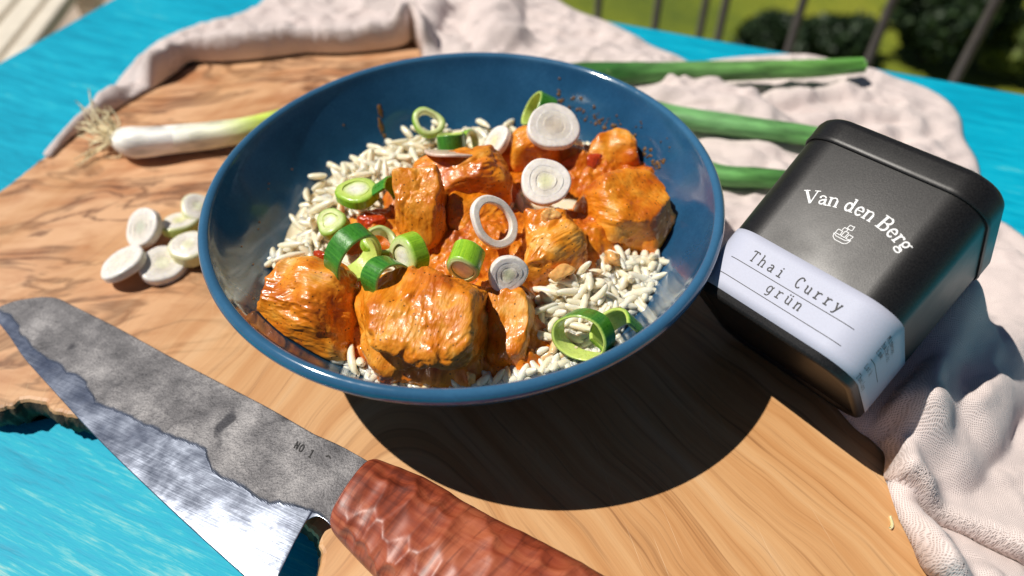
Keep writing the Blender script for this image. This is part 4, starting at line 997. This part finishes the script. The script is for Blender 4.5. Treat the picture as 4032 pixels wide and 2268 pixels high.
slice_("dark green onion strip tucked behind the oval green slice", (-0.0301,0.0041,0.0720), (0.795,-0.097,0.598), [("layer", 8*mm, 9.3*mm, 8*mm, MG, DG)], 12, a0=-30, a1=110)
slice_("wide dark green onion hoop lying on edge above the left chicken piece", (-0.0418,-0.0361,0.0820), (0.621,-0.782,-0.054), [("layer", 8.5*mm, 9.7*mm, 9*mm, LG, DG)], 13, el=1.12, spin=0.5)
slice_("green onion piece with pale filled heart beside the dark hoop", (-0.0218,-0.0365,0.0800), (-0.727,-0.614,0.307), [("outer_layer", 4.6*mm, 7.4*mm, 8*mm, CG, MG), ("core", 0, 4.3*mm, 7*mm, W3, CG)], 14, el=1.1)
slice_("pale green onion ring half hidden behind the dark hoop", (-0.0336,-0.0246,0.0760), (0.382,-0.185,0.906), [("layer", 4.6*mm, 6.6*mm, 5*mm, CG, MG)], 15)
slice_("dark green onion arch bridging the two large chicken pieces", (-0.0295,-0.0485,0.0800), (0.690,-0.712,0.129), [("layer", 7.8*mm, 8.9*mm, 8.5*mm, LG, DG)], 16, spin=0.2, a0=-25, a1=215, el=0.9)
slice_("rolled pale green onion piece with white plug behind the chicken block", (-0.0016,-0.0451,0.0830), (-0.313,-0.949,-0.037), [("outer_layer", 4.4*mm, 6.3*mm, 10*mm, CG, MG), ("core", 0, 4.2*mm, 9.4*mm, W3, CG)], 17)
slice_("open dark green onion ring on the white rice by the rim", (0.0369,-0.0706,0.0670), (-0.600,-0.682,0.418), [("layer", 7.8*mm, 8.9*mm, 8*mm, LG, DG)], 18, spin=0.4, el=1.15)
slice_("sauce-tinged bright green onion piece between the open ring and the rim", (0.0480,-0.0728,0.0690), (-0.634,0.121,0.764), [("layer", 6.6*mm, 8.0*mm, 9.5*mm, LG, S(92,156,30))], 19, a0=-50, a1=160, spin=2.2)
slice_("thin pinkish onion slice lying under sauce on the chicken arch", (-0.0044,0.0174,0.0835), (0.125,0.527,0.841), [("layer", 0, 8.6*mm, 1.3*mm, S(240,204,178), S(240,212,192))], 20, el=1.2)
# the heap on the board
white_disc("upright many-ringed white slice at the back of the heap on the board", (-0.1607,0.0538,0.0262), (-0.364,-0.472,0.803), 10.3*mm, 5*mm, 31, core=S(214,216,196), group=G_BOARD)
white_disc("tilted white slice with clean face at the left end of the heap", (-0.1661,0.0325,0.0232), (-0.315,0.108,0.943), 11.5*mm, 4.6*mm, 32, group=G_BOARD, core=S(244,242,226), outc=S(244,240,234))
white_disc("flat white slice lying in front of the heap on the board", (-0.1488,0.0323,0.0198), (0.173,-0.143,0.974), 10.6*mm, 5*mm, 33, group=G_BOARD, core=S(246,244,214), outc=S(244,240,234))
white_disc("thick cream slice of the heap touching the bowl's shadow side", (-0.1366,0.0392,0.0225), (0.072,-0.013,0.997), 9.6*mm, 8*mm, 34, group=G_BOARD, core=S(236,234,200), outc=S(226,222,160))
white_disc("yellowish green slice in the middle of the heap on the board", (-0.1458,0.0594,0.0215), (0.008,0.216,0.976), 9.6*mm, 6*mm, 35, group=G_BOARD, core=S(232,230,170), outc=S(196,206,110))
white_disc("pale slice at the far end of the heap beside the bowl wall", (-0.1389,0.0692,0.0225), (0.382,-0.185,0.906), 8.6*mm, 7*mm, 36, group=G_BOARD, core=S(244,244,210), outc=S(230,234,180))
sv = ring_mesh((0.1375,-0.1266,0.0170), (0.1, -0.1, 1), 3.4*mm, 4.4*mm, 1.0*mm, 77, 1.3, -55, 25, 1.0, S(232,226,170), S(236,232,190))
setprops(obj("onion_sliver", sv[0], sv[1], M_VEG, None, attrs=dict(Col=sv[2], fib=sv[3]), base=(0.1425,-0.1268,0.0162)), "tiny curved pale onion sliver on the board next to the cloth edge", "onion sliver")

# ------------------------------------------------------------------ the food in the bowl
def bed(x, y):
    r = np.hypot(x, y)
    return 0.0535 + 0.0075 * np.clip(1 - (r / 0.08) ** 2, -0.4, 1) + 0.0016 * noise3(p3(np.asarray(x, float) * 70, y * 70), 81)
ico = bmesh.new(); bmesh.ops.create_icosphere(ico, subdivisions=7, radius=1.0)
ico.verts.ensure_lookup_table()
IV = np.array([v.co[:] for v in ico.verts]); IFc = np.array([[v.index for v in f.verts] for f in ico.faces]); ico.free()
ico = bmesh.new(); bmesh.ops.create_icosphere(ico, subdivisions=5, radius=1.0)
JV = np.array([v.co[:] for v in ico.verts]); JF = np.array([[v.index for v in f.verts] for f in ico.faces]); ico.free()
def chunk(planes, D, pw=14.0):
    acc = 0
    for nx, ny, nz, d in planes:
        nrm_ = np.array([nx, ny, nz], float); nrm_ /= np.linalg.norm(nrm_)
        acc = acc + np.clip(D @ nrm_ / d, 0, None) ** pw
    return 1.0 / acc ** (1 / pw)
def into_bowl(P, gap=0.0004):
    """press a piece of food against the inside of the bowl instead of through it"""
    P = P.copy(); r = np.hypot(P[:, 0], P[:, 1])
    lim = np.interp(P[:, 2] - ZB, PIN[:, 1], PIN[:, 0]) - gap
    k = np.where((r > lim) & (P[:, 2] < RIM + 0.003), lim / np.maximum(r, 1e-6), 1.0)
    P[:, 0] *= k; P[:, 1] *= k; P[:, 2] = np.maximum(P[:, 2], ZB + 0.0098)
    return P
def chicken(label, c, planes, fib, seed, lump=1.6, strand=0.55, pw=16.0, name="chicken_piece", notch=None, cuts=7):
    D = IV; rg = np.random.default_rng(seed)
    base_r = chunk(planes, D, 8.0)
    extra = []
    for k in range(cuts):      # a few uneven knife and tear faces
        q = rg.normal(size=3); q /= np.linalg.norm(q); j = np.argmax(D @ q)
        extra.append((q[0], q[1], q[2], float(base_r[j]) * rg.uniform(0.84, 0.97)))
    r = chunk(list(planes) + extra, D, pw) * mm
    P = D * r[:, None]
    w = np.stack([fbm(P * 48 + 3.1, 3, seed), fbm(P * 48 + 9.7, 3, seed + 5), fbm(P * 48 + 5.2, 3, seed + 9)], -1)
    P = P + w * (lump * 2.3 * mm)
    if notch:
        nd, z0, wz, dep = notch; nd = np.array(nd, float); nd /= np.linalg.norm(nd)
        zz = P[:, 2] + 0.25 * P[:, 0] + 0.003 * fbm(P * 130, 3, seed + 12)
        m_ = np.exp(-((zz - z0 * mm) / (wz * mm)) ** 2) * sstep(0.15, 0.6, D @ nd)
        P = P - nd * (dep * mm * m_)[:, None]
    r = np.linalg.norm(P, axis=1); D2 = P / r[:, None]
    fx = np.array(fib, float); fx /= np.linalg.norm(fx); fy = np.cross(fx, [0.3, 0.2, 1]); fy /= np.linalg.norm(fy); fz = np.cross(fx, fy)
    Q = np.stack([P @ fx, P @ fy, P @ fz], -1)
    Qw = Q + 0.0022 * np.stack([fbm(P * 110, 2, seed + 3), fbm(P * 110 + 4, 2, seed + 4), fbm(P * 110 + 8, 2, seed + 6)], -1)
    s1 = fbm(Qw * np.array([60, 340, 300]), 3, seed + 1); s2 = fbm(Qw * np.array([130, 900, 900]), 2, seed + 2)
    gash = np.clip(-fbm(Qw * np.array([60, 150, 150]), 3, seed + 7) - 0.10, 0, 1)
    low = fbm(P * 150, 4, seed + 8)
    P = P + D2 * ((s1 * strand * 0.75 + s2 * strand * 0.3 + low * 0.6) * mm - gash * 3.4 * mm)[:, None]
    o = obj(name, into_bowl(P + np.array(c)), IFc, M_CHICK, None, base=c, attrs=dict(fib=Q + seed * 0.11))
    return setprops(o, label, "chicken piece", "chunks of chicken in curry sauce")
chicken("square-topped chicken block with ragged overhanging edge beside the red pepper bit", (-0.0184,-0.0627,0.0690), [(-.10,-.42,.90,16), (-.12,-.96,-.22,20), (.95,-.25,.12,20.5), (-.93,.0,.3,21.5), (0,1,.25,21), (0,0,-1,21), (-.7,-.65,.05,23), (.6,-.75,.2,23), (.5,.6,.6,20.5)], (-.25,-.7,.1), 101, lump=1.3, notch=((-.1,-1,0), -2, 4.5, 6.5), cuts=4)
chicken("rounded chicken lump against the bowl wall left of the square block", (-0.0609,-0.0432,0.0655), [(-.25,-.3,.92,14), (-.2,-.95,.15,17), (.85,-.45,.25,18), (-.95,.1,.3,18), (0,1,.2,17), (0,0,-1,20), (-.7,-.5,.5,17.5), (.5,-.7,.5,17), (.3,.5,.7,16)], (.9,-.35,-.1), 102, lump=2.2, strand=0.75)
chicken("upright chicken leg of the arch beside the dark green strip", (-0.0175,-0.0077,0.0765), [(-.1,-.85,.45,8.5), (1,0,.1,10), (-1,0,.1,10.5), (0,1,0,9), (0,.2,1,16), (0,-.2,-1,17), (.6,-.6,.4,11)], (.1,.3,1), 103, lump=1.0, strand=0.5)
chicken("long chicken piece forming the top of the arch under the pinkish slice", (0.0004,0.0126,0.0760), [(-.05,-.25,.96,9.5), (0,-1,.1,11), (1,0,.3,21), (-1,0,.3,21), (0,1,.2,11), (0,0,-1,12), (.5,-.6,.6,15)], (1,.15,0), 104, lump=1.5)
chicken("big wedge of chicken against the lit right wall of the bowl", (0.0657,-0.0067,0.0665), [(.18,-.3,.92,11.5), (-.75,-.45,.4,15), (.75,-.6,.15,17), (.95,.25,.1,19), (-.9,.3,.3,19), (.1,1,.3,15), (0,0,-1,18), (-.2,-1,.0,15)], (.6,-.5,.2), 105, lump=1.9)
chicken("sauce-coated chicken cube between hollow ring and loose rice", (0.0340,-0.0248,0.0655), [(-.1,-.3,.95,11), (.2,-1,.1,12), (1,-.1,.1,12.5), (-1,0,.2,14), (0,1,.2,12), (0,0,-1,15), (.6,-.6,.4,13)], (.8,.5,.1), 106, lump=1.6)
chicken("saucy chicken lump right of the square block above the rice", (0.0122,-0.0613,0.0590), [(-.1,-.35,.93,11), (.1,-1,.1,13), (1,-.1,.2,9.5), (-1,0,.2,11), (0,1,.2,16), (0,0,-1,14)], (.3,.9,.2), 107, lump=2.4, strand=0.4, pw=8)
chicken("small chicken piece buried in sauce under the large white slice", (0.0337,0.0380,0.0665), [(0,-.4,.92,9), (0,-1,.1,9), (1,0,.2,13), (-1,0,.2,11), (0,1,.2,10), (0,0,-1,12)], (1,.3,0), 108, lump=2.0, strand=0.4, pw=8)
chicken("ragged chicken scrap in sauce at the far right wall", (0.0669,0.0329,0.0640), [(0,-.4,.92,8), (0,-1,.1,9), (1,0,.2,14), (-1,0,.2,12), (0,1,.2,10), (0,0,-1,12)], (1,-.3,0), 109, lump=2.4, strand=0.4, pw=8)
chicken("low chicken shred hidden inside the arch under the hollow ring", (0.0025,-0.0046,0.0640), [(0,-.4,.92,9), (0,-1,.1,12), (1,0,.2,14), (-1,0,.2,11), (0,1,.2,12), (0,0,-1,12)], (.6,.7,0), 110, lump=2.4, strand=0.5, pw=8)

# sauce: one lumpy sheet
gs = np.arange(-0.092, 0.0921, 0.00058); XS, YS = np.meshgrid(gs, gs, indexing='ij')
zs = np.full(XS.shape, -1.0)
for (px_, py_, pz_), rx, ry, h in (((0.0116,-0.0538,0.0620), 15, 24, 8.5), ((0.0111,-0.0179,0.0620), 26, 21, 7), ((0.0442,-0.0149,0.0620), 20, 18, 8.0), ((0.0614,0.0327,0.0640), 29, 17, 11.5), ((0.0337,0.0452,0.0620), 16, 13, 10), ((-0.0381,-0.0010,0.0620), 14, 12, 6.5), ((-0.0031,0.0216,0.0600), 27, 16, 5), ((0.0774,0.0147,0.0640), 14, 18, 9.5), ((-0.0440,-0.0486,0.0580), 30, 15, 4.5), ((-0.0122,-0.0650,0.0550), 26, 13, 5), ((0.0135,-0.0689,0.0550), 14, 10, 5), ((-0.0665,-0.0287,0.0580), 16, 14, 3)):
    dd = np.sqrt(((XS - px_) / rx) ** 2 + ((YS - py_) / ry) ** 2) * 1000
    dd = dd * (1 + 0.35 * fbm(np.stack([XS * 70, YS * 70, 0 * XS], -1), 3, 91))
    zs = np.maximum(zs, np.where(dd < 1.25, (h * np.clip(1 - dd ** 2, -0.9, 1)), -6.0) * 0.001)
lumpy = 0.0022 * fbm(np.stack([XS * 130, YS * 130, 0 * XS], -1), 4, 95) + 0.0007 * fbm(np.stack([XS * 480, YS * 480, 0 * XS], -1), 3, 97)
cells = np.abs(fbm(np.stack([XS * 210, YS * 210, 0 * XS], -1), 3, 99))
ZS = bed(XS, YS) + zs + 0.0022 + lumpy * 1.5 + 0.0025 * np.clip(0.25 - cells, 0, 1)
RS_ = np.hypot(XS, YS); ok = (zs > -0.0055) & (RS_ < 0.088)
ZS = np.maximum(ZS, bowl_z(RS_) - 0.004)
fmS = ok[:-1, :-1] & ok[1:, :-1] & ok[1:, 1:] & ok[:-1, 1:]
useS = np.zeros_like(ok); useS[:-1, :-1] |= fmS; useS[1:, :-1] |= fmS; useS[1:, 1:] |= fmS; useS[:-1, 1:] |= fmS
idS = -np.ones(ok.shape, int); idS[useS] = np.arange(useS.sum()); I, J_ = np.nonzero(fmS)
so = obj("curry_sauce", np.stack([XS[useS], YS[useS], ZS[useS]], -1), np.stack([idS[I, J_], idS[I + 1, J_], idS[I + 1, J_ + 1], idS[I, J_ + 1]], -1), M_SAUCE, None, base=(0, 0, 0.05))
setprops(so, "thick orange red curry sauce between chicken and rice", "sauce", kind="stuff")
def sauce_z(x, y):
    i = int(np.clip(round((x + 0.092) / 0.00058), 0, len(gs) - 1)); j = int(np.clip(round((y + 0.092) / 0.00058), 0, len(gs) - 1))
    return float(ZS[i, j]) if ok[i, j] else float(bed(np.array(x), np.array(y)))

# small vegetable bits
def bit(name, label, cat, c, dims, mat, seed, rotz=0.0, group=None, tilt=0.0):
    r = chunk([(1, 0, 0, dims[0]), (-1, 0, 0, dims[0]), (0, 1, 0, dims[1]), (0, -1, 0, dims[1]), (0, 0, 1, dims[2]), (0, 0, -1, dims[2]), (.6, .5, .6, (dims[0] + dims[1]) * 0.42), (-.6, -.4, .7, (dims[0] + dims[2]) * 0.44)], JV, 6) * mm
    P = JV * r[:, None]; P = P + JV * (fbm(P * 260, 3, seed) * 1.1 * mm)[:, None]
    Rm = np.array((Matrix.Rotation(rotz, 3, 'Z') @ Matrix.Rotation(tilt, 3, 'X')))
    return setprops(obj(name, P @ Rm.T + np.array(c), JF, mat, None, base=c), label, cat, group)
bit("pepper_bit", "bright red pepper bit wedged beside the square chicken block", "pepper", (-0.0449,-0.0596,0.0555), (2.2, 4.6, 3.0), M_TOMATO, 201, -0.4, tilt=0.4)
bit("tomato_bit", "soft red tomato bit beside the oval green slice", "tomato", (-0.0388,-0.0023,0.0675), (5.0, 4.0, 3.2), M_TOMATO, 202, 0.5)
bit("tomato_bit", "small pinkish tomato bit on top of the left chicken lump", "tomato", (-0.0563,-0.0248,0.0720), (3.0, 2.2, 2.0), M_TOMATO, 203, 0.2)
bit("tomato_bit", "dark red tomato bit in the sauce near the right wall", "tomato", (0.0571,0.0185,0.0735), (3.4, 2.6, 2.4), M_TOMATO, 204, 0.8)
bit("onion_bit", "pale yellow onion cube on the sauce under the yellow-hearted slice", "onion", (0.0324,-0.0195,0.0780), (3.6, 2.8, 2.4), M_ONIONBIT, 205, 0.5, tilt=0.5)
bit("onion_bit", "golden onion cube between the chicken wedge and the rice", "onion", (0.0559,-0.0307,0.0625), (3.6, 2.6, 2.6), M_ONIONBIT, 206, -0.3, tilt=0.6)
bit("onion_bit", "golden shred hanging below the square chicken block", "onion", (-0.0034,-0.0791,0.0600), (1.6, 2.0, 5.5), M_ONIONBIT, 207, 0.1, tilt=-0.4)
bit("onion_bit", "pinkish orange onion flake between the chicken cube and the rice", "onion", (0.0337,-0.0404,0.0675), (5.5, 2.2, 1.2), M_ONIONBIT, 208, 0.55, tilt=0.4)

# sauce specks dried on the bowl wall
rsp = np.random.default_rng(19)
def wall_pt(phi, z):
    r = np.interp(z - ZB, PIN[:, 1], PIN[:, 0]); return np.array([r * math.cos(phi), r * math.sin(phi), z])
SV, SF = [], []; sn = 0
def speck(phi, z, a, b, ang):
    global sn
    c = wall_pt(phi, z); t1 = np.array([-math.sin(phi), math.cos(phi), 0]); t2 = wall_pt(phi, z + 0.002) - wall_pt(phi, z - 0.002); t2 /= np.linalg.norm(t2); nn = np.cross(t2, t1)
    if nn[2] < 0: nn = -nn
    d1 = t1 * math.cos(ang) + t2 * math.sin(ang); d2 = -t1 * math.sin(ang) + t2 * math.cos(ang)
    m = 12; th_ = np.linspace(0, 2 * np.pi, m, endpoint=False); rr = 1 + 0.25 * rsp.normal(size=m)
    ringv = c - nn * 0.0003 + (a * rr * np.cos(th_))[:, None] * d1 + (b * rr * np.sin(th_))[:, None] * d2
    topp = c + nn * 0.00055 + (a * 0.6 * rr * np.cos(th_))[:, None] * d1 + (b * 0.6 * rr * np.sin(th_))[:, None] * d2
    SV.append(np.concatenate([ringv, topp])); SF.extend([(sn + k, sn + (k + 1) % m, sn + m + (k + 1) % m, sn + m + k) for k in range(m)]); SF.append(tuple(sn + m + k for k in range(m))); sn += 2 * m
for px_, py_, a, b, ang in (((-0.0353,0.0757,0.0660), 0, 1.7, 4.4, 0.2), ((-0.0345,0.0689,0.0600), 0, 1.7, 4.6, 0.25), ((-0.0331,0.0658,0.0560), 0, 1.3, 2.6, 0.1)):
    speck(math.atan2(px_[1], px_[0]), px_[2], a * mm, b * mm, ang)
for k in range(120):
    phi = math.radians(rsp.uniform(12, 58)); z = 0.0635 + abs(rsp.normal()) * 0.0048; s = rsp.uniform(0.2, 1.0) ** 1.4
    if z < 0.078: speck(phi, z, s * mm * rsp.uniform(0.7, 1.5), s * mm * 1.3, rsp.uniform(0, 3))
speck(math.radians(128), 0.066, 0.8 * mm, 0.9 * mm, 0)
for k in range(8): speck(math.radians(rsp.uniform(150, 215)), rsp.uniform(0.062, 0.07), 0.35 * mm, 0.4 * mm, rsp.uniform(0, 3))
st_ = obj("sauce_specks", np.concatenate(SV), SF, M_STAIN, None, base=(0, 0, 0.07))
setprops(st_, "dried brown sauce specks on the inner wall of the bowl", "specks", kind="stuff")

# rice
def grain_mesh(n1, n2, L_, R_, bend, seed):
    u = 0.5 - 0.5 * np.cos(np.linspace(0, np.pi, n1)); w_ = np.abs(2 * u - 1); pr = np.clip(1 - (w_ * 0.985) ** 3.0, 0, 1) ** 0.52 * (1 - 0.18 * u)
    a = np.linspace(0, 2 * np.pi, n2, endpoint=False)
    V = np.stack([np.repeat(((u - 0.5) * L_)[:, None], n2, 1), pr[:, None] * R_ * np.cos(a), pr[:, None] * R_ * 0.86 * np.sin(a) + (bend * (4 * (u - 0.5) ** 2))[:, None]], -1).reshape(-1, 3)
    F = [tuple(f) for f in gridf(n1, n2, False, True)] + [tuple(range(n2))[::-1], tuple((n1 - 1) * n2 + k for k in range(n2))]
    return V, F
gm = []
for k, (L_, R_, b_) in enumerate(((13.0, 1.90, .8), (12.0, 2.00, -.6), (13.6, 1.85, 1.2), (10.8, 2.05, .3), (8.0, 1.95, .0), (12.4, 1.9, -1.0), (6.4, 1.9, .1), (13.2, 1.8, 0.2))):
    V, F = grain_mesh(9, 8, L_ * mm, R_ * mm, b_ * mm, k); me = mesh_data("rice_grain", V, F); me.materials.append(M_RICE); gm.append((me, V, F))
zone_left = np.array([(-0.0824,-0.0116),(-0.0799,-0.0040),(-0.0678,0.0049),(-0.0675,0.0190),(-0.0608,0.0324),(-0.0548,0.0420),(-0.0458,0.0567),(-0.0298,0.0604),(-0.0124,0.0686),(0.0187,0.0662),(0.0257,0.0586),(0.0241,0.0429),(-0.0186,0.0470),(-0.0296,0.0364),(-0.0367,0.0287),(-0.0546,0.0070),(-0.0620,-0.0043),(-0.0709,-0.0125),(-0.0788,-0.0127)])
zone_right = np.array([(0.0252,-0.0461),(0.0331,-0.0345),(0.0469,-0.0285),(0.0607,-0.0245),(0.0750,-0.0263),(0.0760,-0.0354),(0.0682,-0.0473),(0.0540,-0.0556),(0.0551,-0.0708),(0.0379,-0.0775),(0.0288,-0.0815),(0.0162,-0.0825),(0.0110,-0.0794),(0.0208,-0.0685)])
zone_front = np.array([(-0.0453,-0.0628),(-0.0380,-0.0681),(-0.0315,-0.0749),(-0.0045,-0.0797),(0.0124,-0.0792),(0.0162,-0.0822),(-0.0021,-0.0857),(-0.0349,-0.0786),(-0.0464,-0.0688)])
rz = np.random.default_rng(33)
def grains_in(poly, n, dmin, zlo, zhi, tilt):
    out = []; tries = 0
    lo, hi = poly.min(0), poly.max(0)
    while len(out) < n and tries < 9000:
        tries += 1
        p = rz.uniform(lo, hi)
        if not inpoly(poly, np.array([p[0]]), np.array([p[1]]))[0]: continue
        if any((p[0] - q[0]) ** 2 + (p[1] - q[1]) ** 2 < dmin ** 2 for q in out): continue
        r = math.hypot(*p)
        if r > 0.0812: continue
        z = float(bed(np.array(p[0]), np.array(p[1]))) + rz.uniform(zlo, zhi)
        z = max(z, float(bowl_z(r)) + 0.0030)
        out.append((p[0], p[1], z, rz.uniform(0, 6.283), rz.normal() * tilt, rz.uniform(0, 6.283)))
    return out
def grain_matrix(g): return Matrix.Translation(g[:3]) @ Matrix.Rotation(g[3], 4, 'Z') @ Matrix.Rotation(g[4], 4, 'Y') @ Matrix.Rotation(g[5], 4, 'X')
for poly, n, dmin, label, grp in ((zone_left, 130, 0.0033, "white rice grain on the bank along the far wall of the bowl", "rice grains along the far wall"),
                                  (zone_right, 120, 0.0033, "white rice grain in the bank by the lit right wall of the bowl", "rice grains by the right wall"),
                                  (zone_front, 24, 0.0034, "white rice grain below the square chicken block", "rice grains below the chicken block")):
    for k, g in enumerate(grains_in(poly, n, dmin, 0.0004, 0.0056, 0.36)):
        o = bpy.data.objects.new("rice_grain", gm[int(rz.integers(len(gm)))][0]); COL.objects.link(o)
        o.matrix_world = grain_matrix(g)
        i_ = int((g[0] + 0.092) / 0.00058); j_ = int((g[1] + 0.092) / 0.00058)
        near_s = zs[max(i_ - 7, 0):i_ + 8, max(j_ - 7, 0):j_ + 8].max() > -0.001
        if near_s and rz.random() < 0.35:
            o.material_slots[0].link = 'OBJECT'; o.material_slots[0].material = M_RICE2
        setprops(o, label, "rice grain", grp)
RV, RF, rn_ = [], [], 0
disc = np.array([(0.083 * math.cos(t), 0.083 * math.sin(t)) for t in np.linspace(0, 6.283, 60, endpoint=False)])
lowg = [grain_mesh(6, 6, L_ * mm, R_ * mm, b_ * mm, 0) for L_, R_, b_ in ((12.6, 1.9, .8), (11.6, 1.95, -.6), (9.6, 2.0, .3))]
for poly, n, lo, hi in ((zone_left, 380, -0.0034, 0.0018), (zone_right, 380, -0.0034, 0.0018), (zone_front, 90, -0.0036, 0.0014), (disc, 500, -0.005, -0.0015)):
    for g in grains_in(poly, n, 0.0014, lo, hi, 0.28):
        V, F = lowg[int(rz.integers(3))]; Mx = np.array(grain_matrix(g)); RV.append(V @ Mx[:3, :3].T + Mx[:3, 3]); RF += [tuple(i + rn_ for i in f) for f in F]; rn_ += len(V)
ro = obj("rice", np.concatenate(RV), RF, M_RICE, None, base=(0, 0, 0.05)); setprops(ro, "bed of white rice under the curry in the blue bowl", "rice", kind="stuff")
# the body of the mound that carries everything
nr, na = 30, 72; rr = np.linspace(0.00002, 0.0795, nr); aa = np.linspace(0, 2 * np.pi, na, endpoint=False)
XX = rr[:, None] * np.cos(aa); YY = rr[:, None] * np.sin(aa)
ZZ = np.maximum(bed(XX, YY) - 0.0042, bowl_z(np.hypot(XX, YY)) + 0.0002)
mb = obj("rice_mound", np.stack([XX, YY, ZZ], -1).reshape(-1, 3), gridf(nr, na, False, True), M_RICE, ro)
mb["kind"] = "stuff"
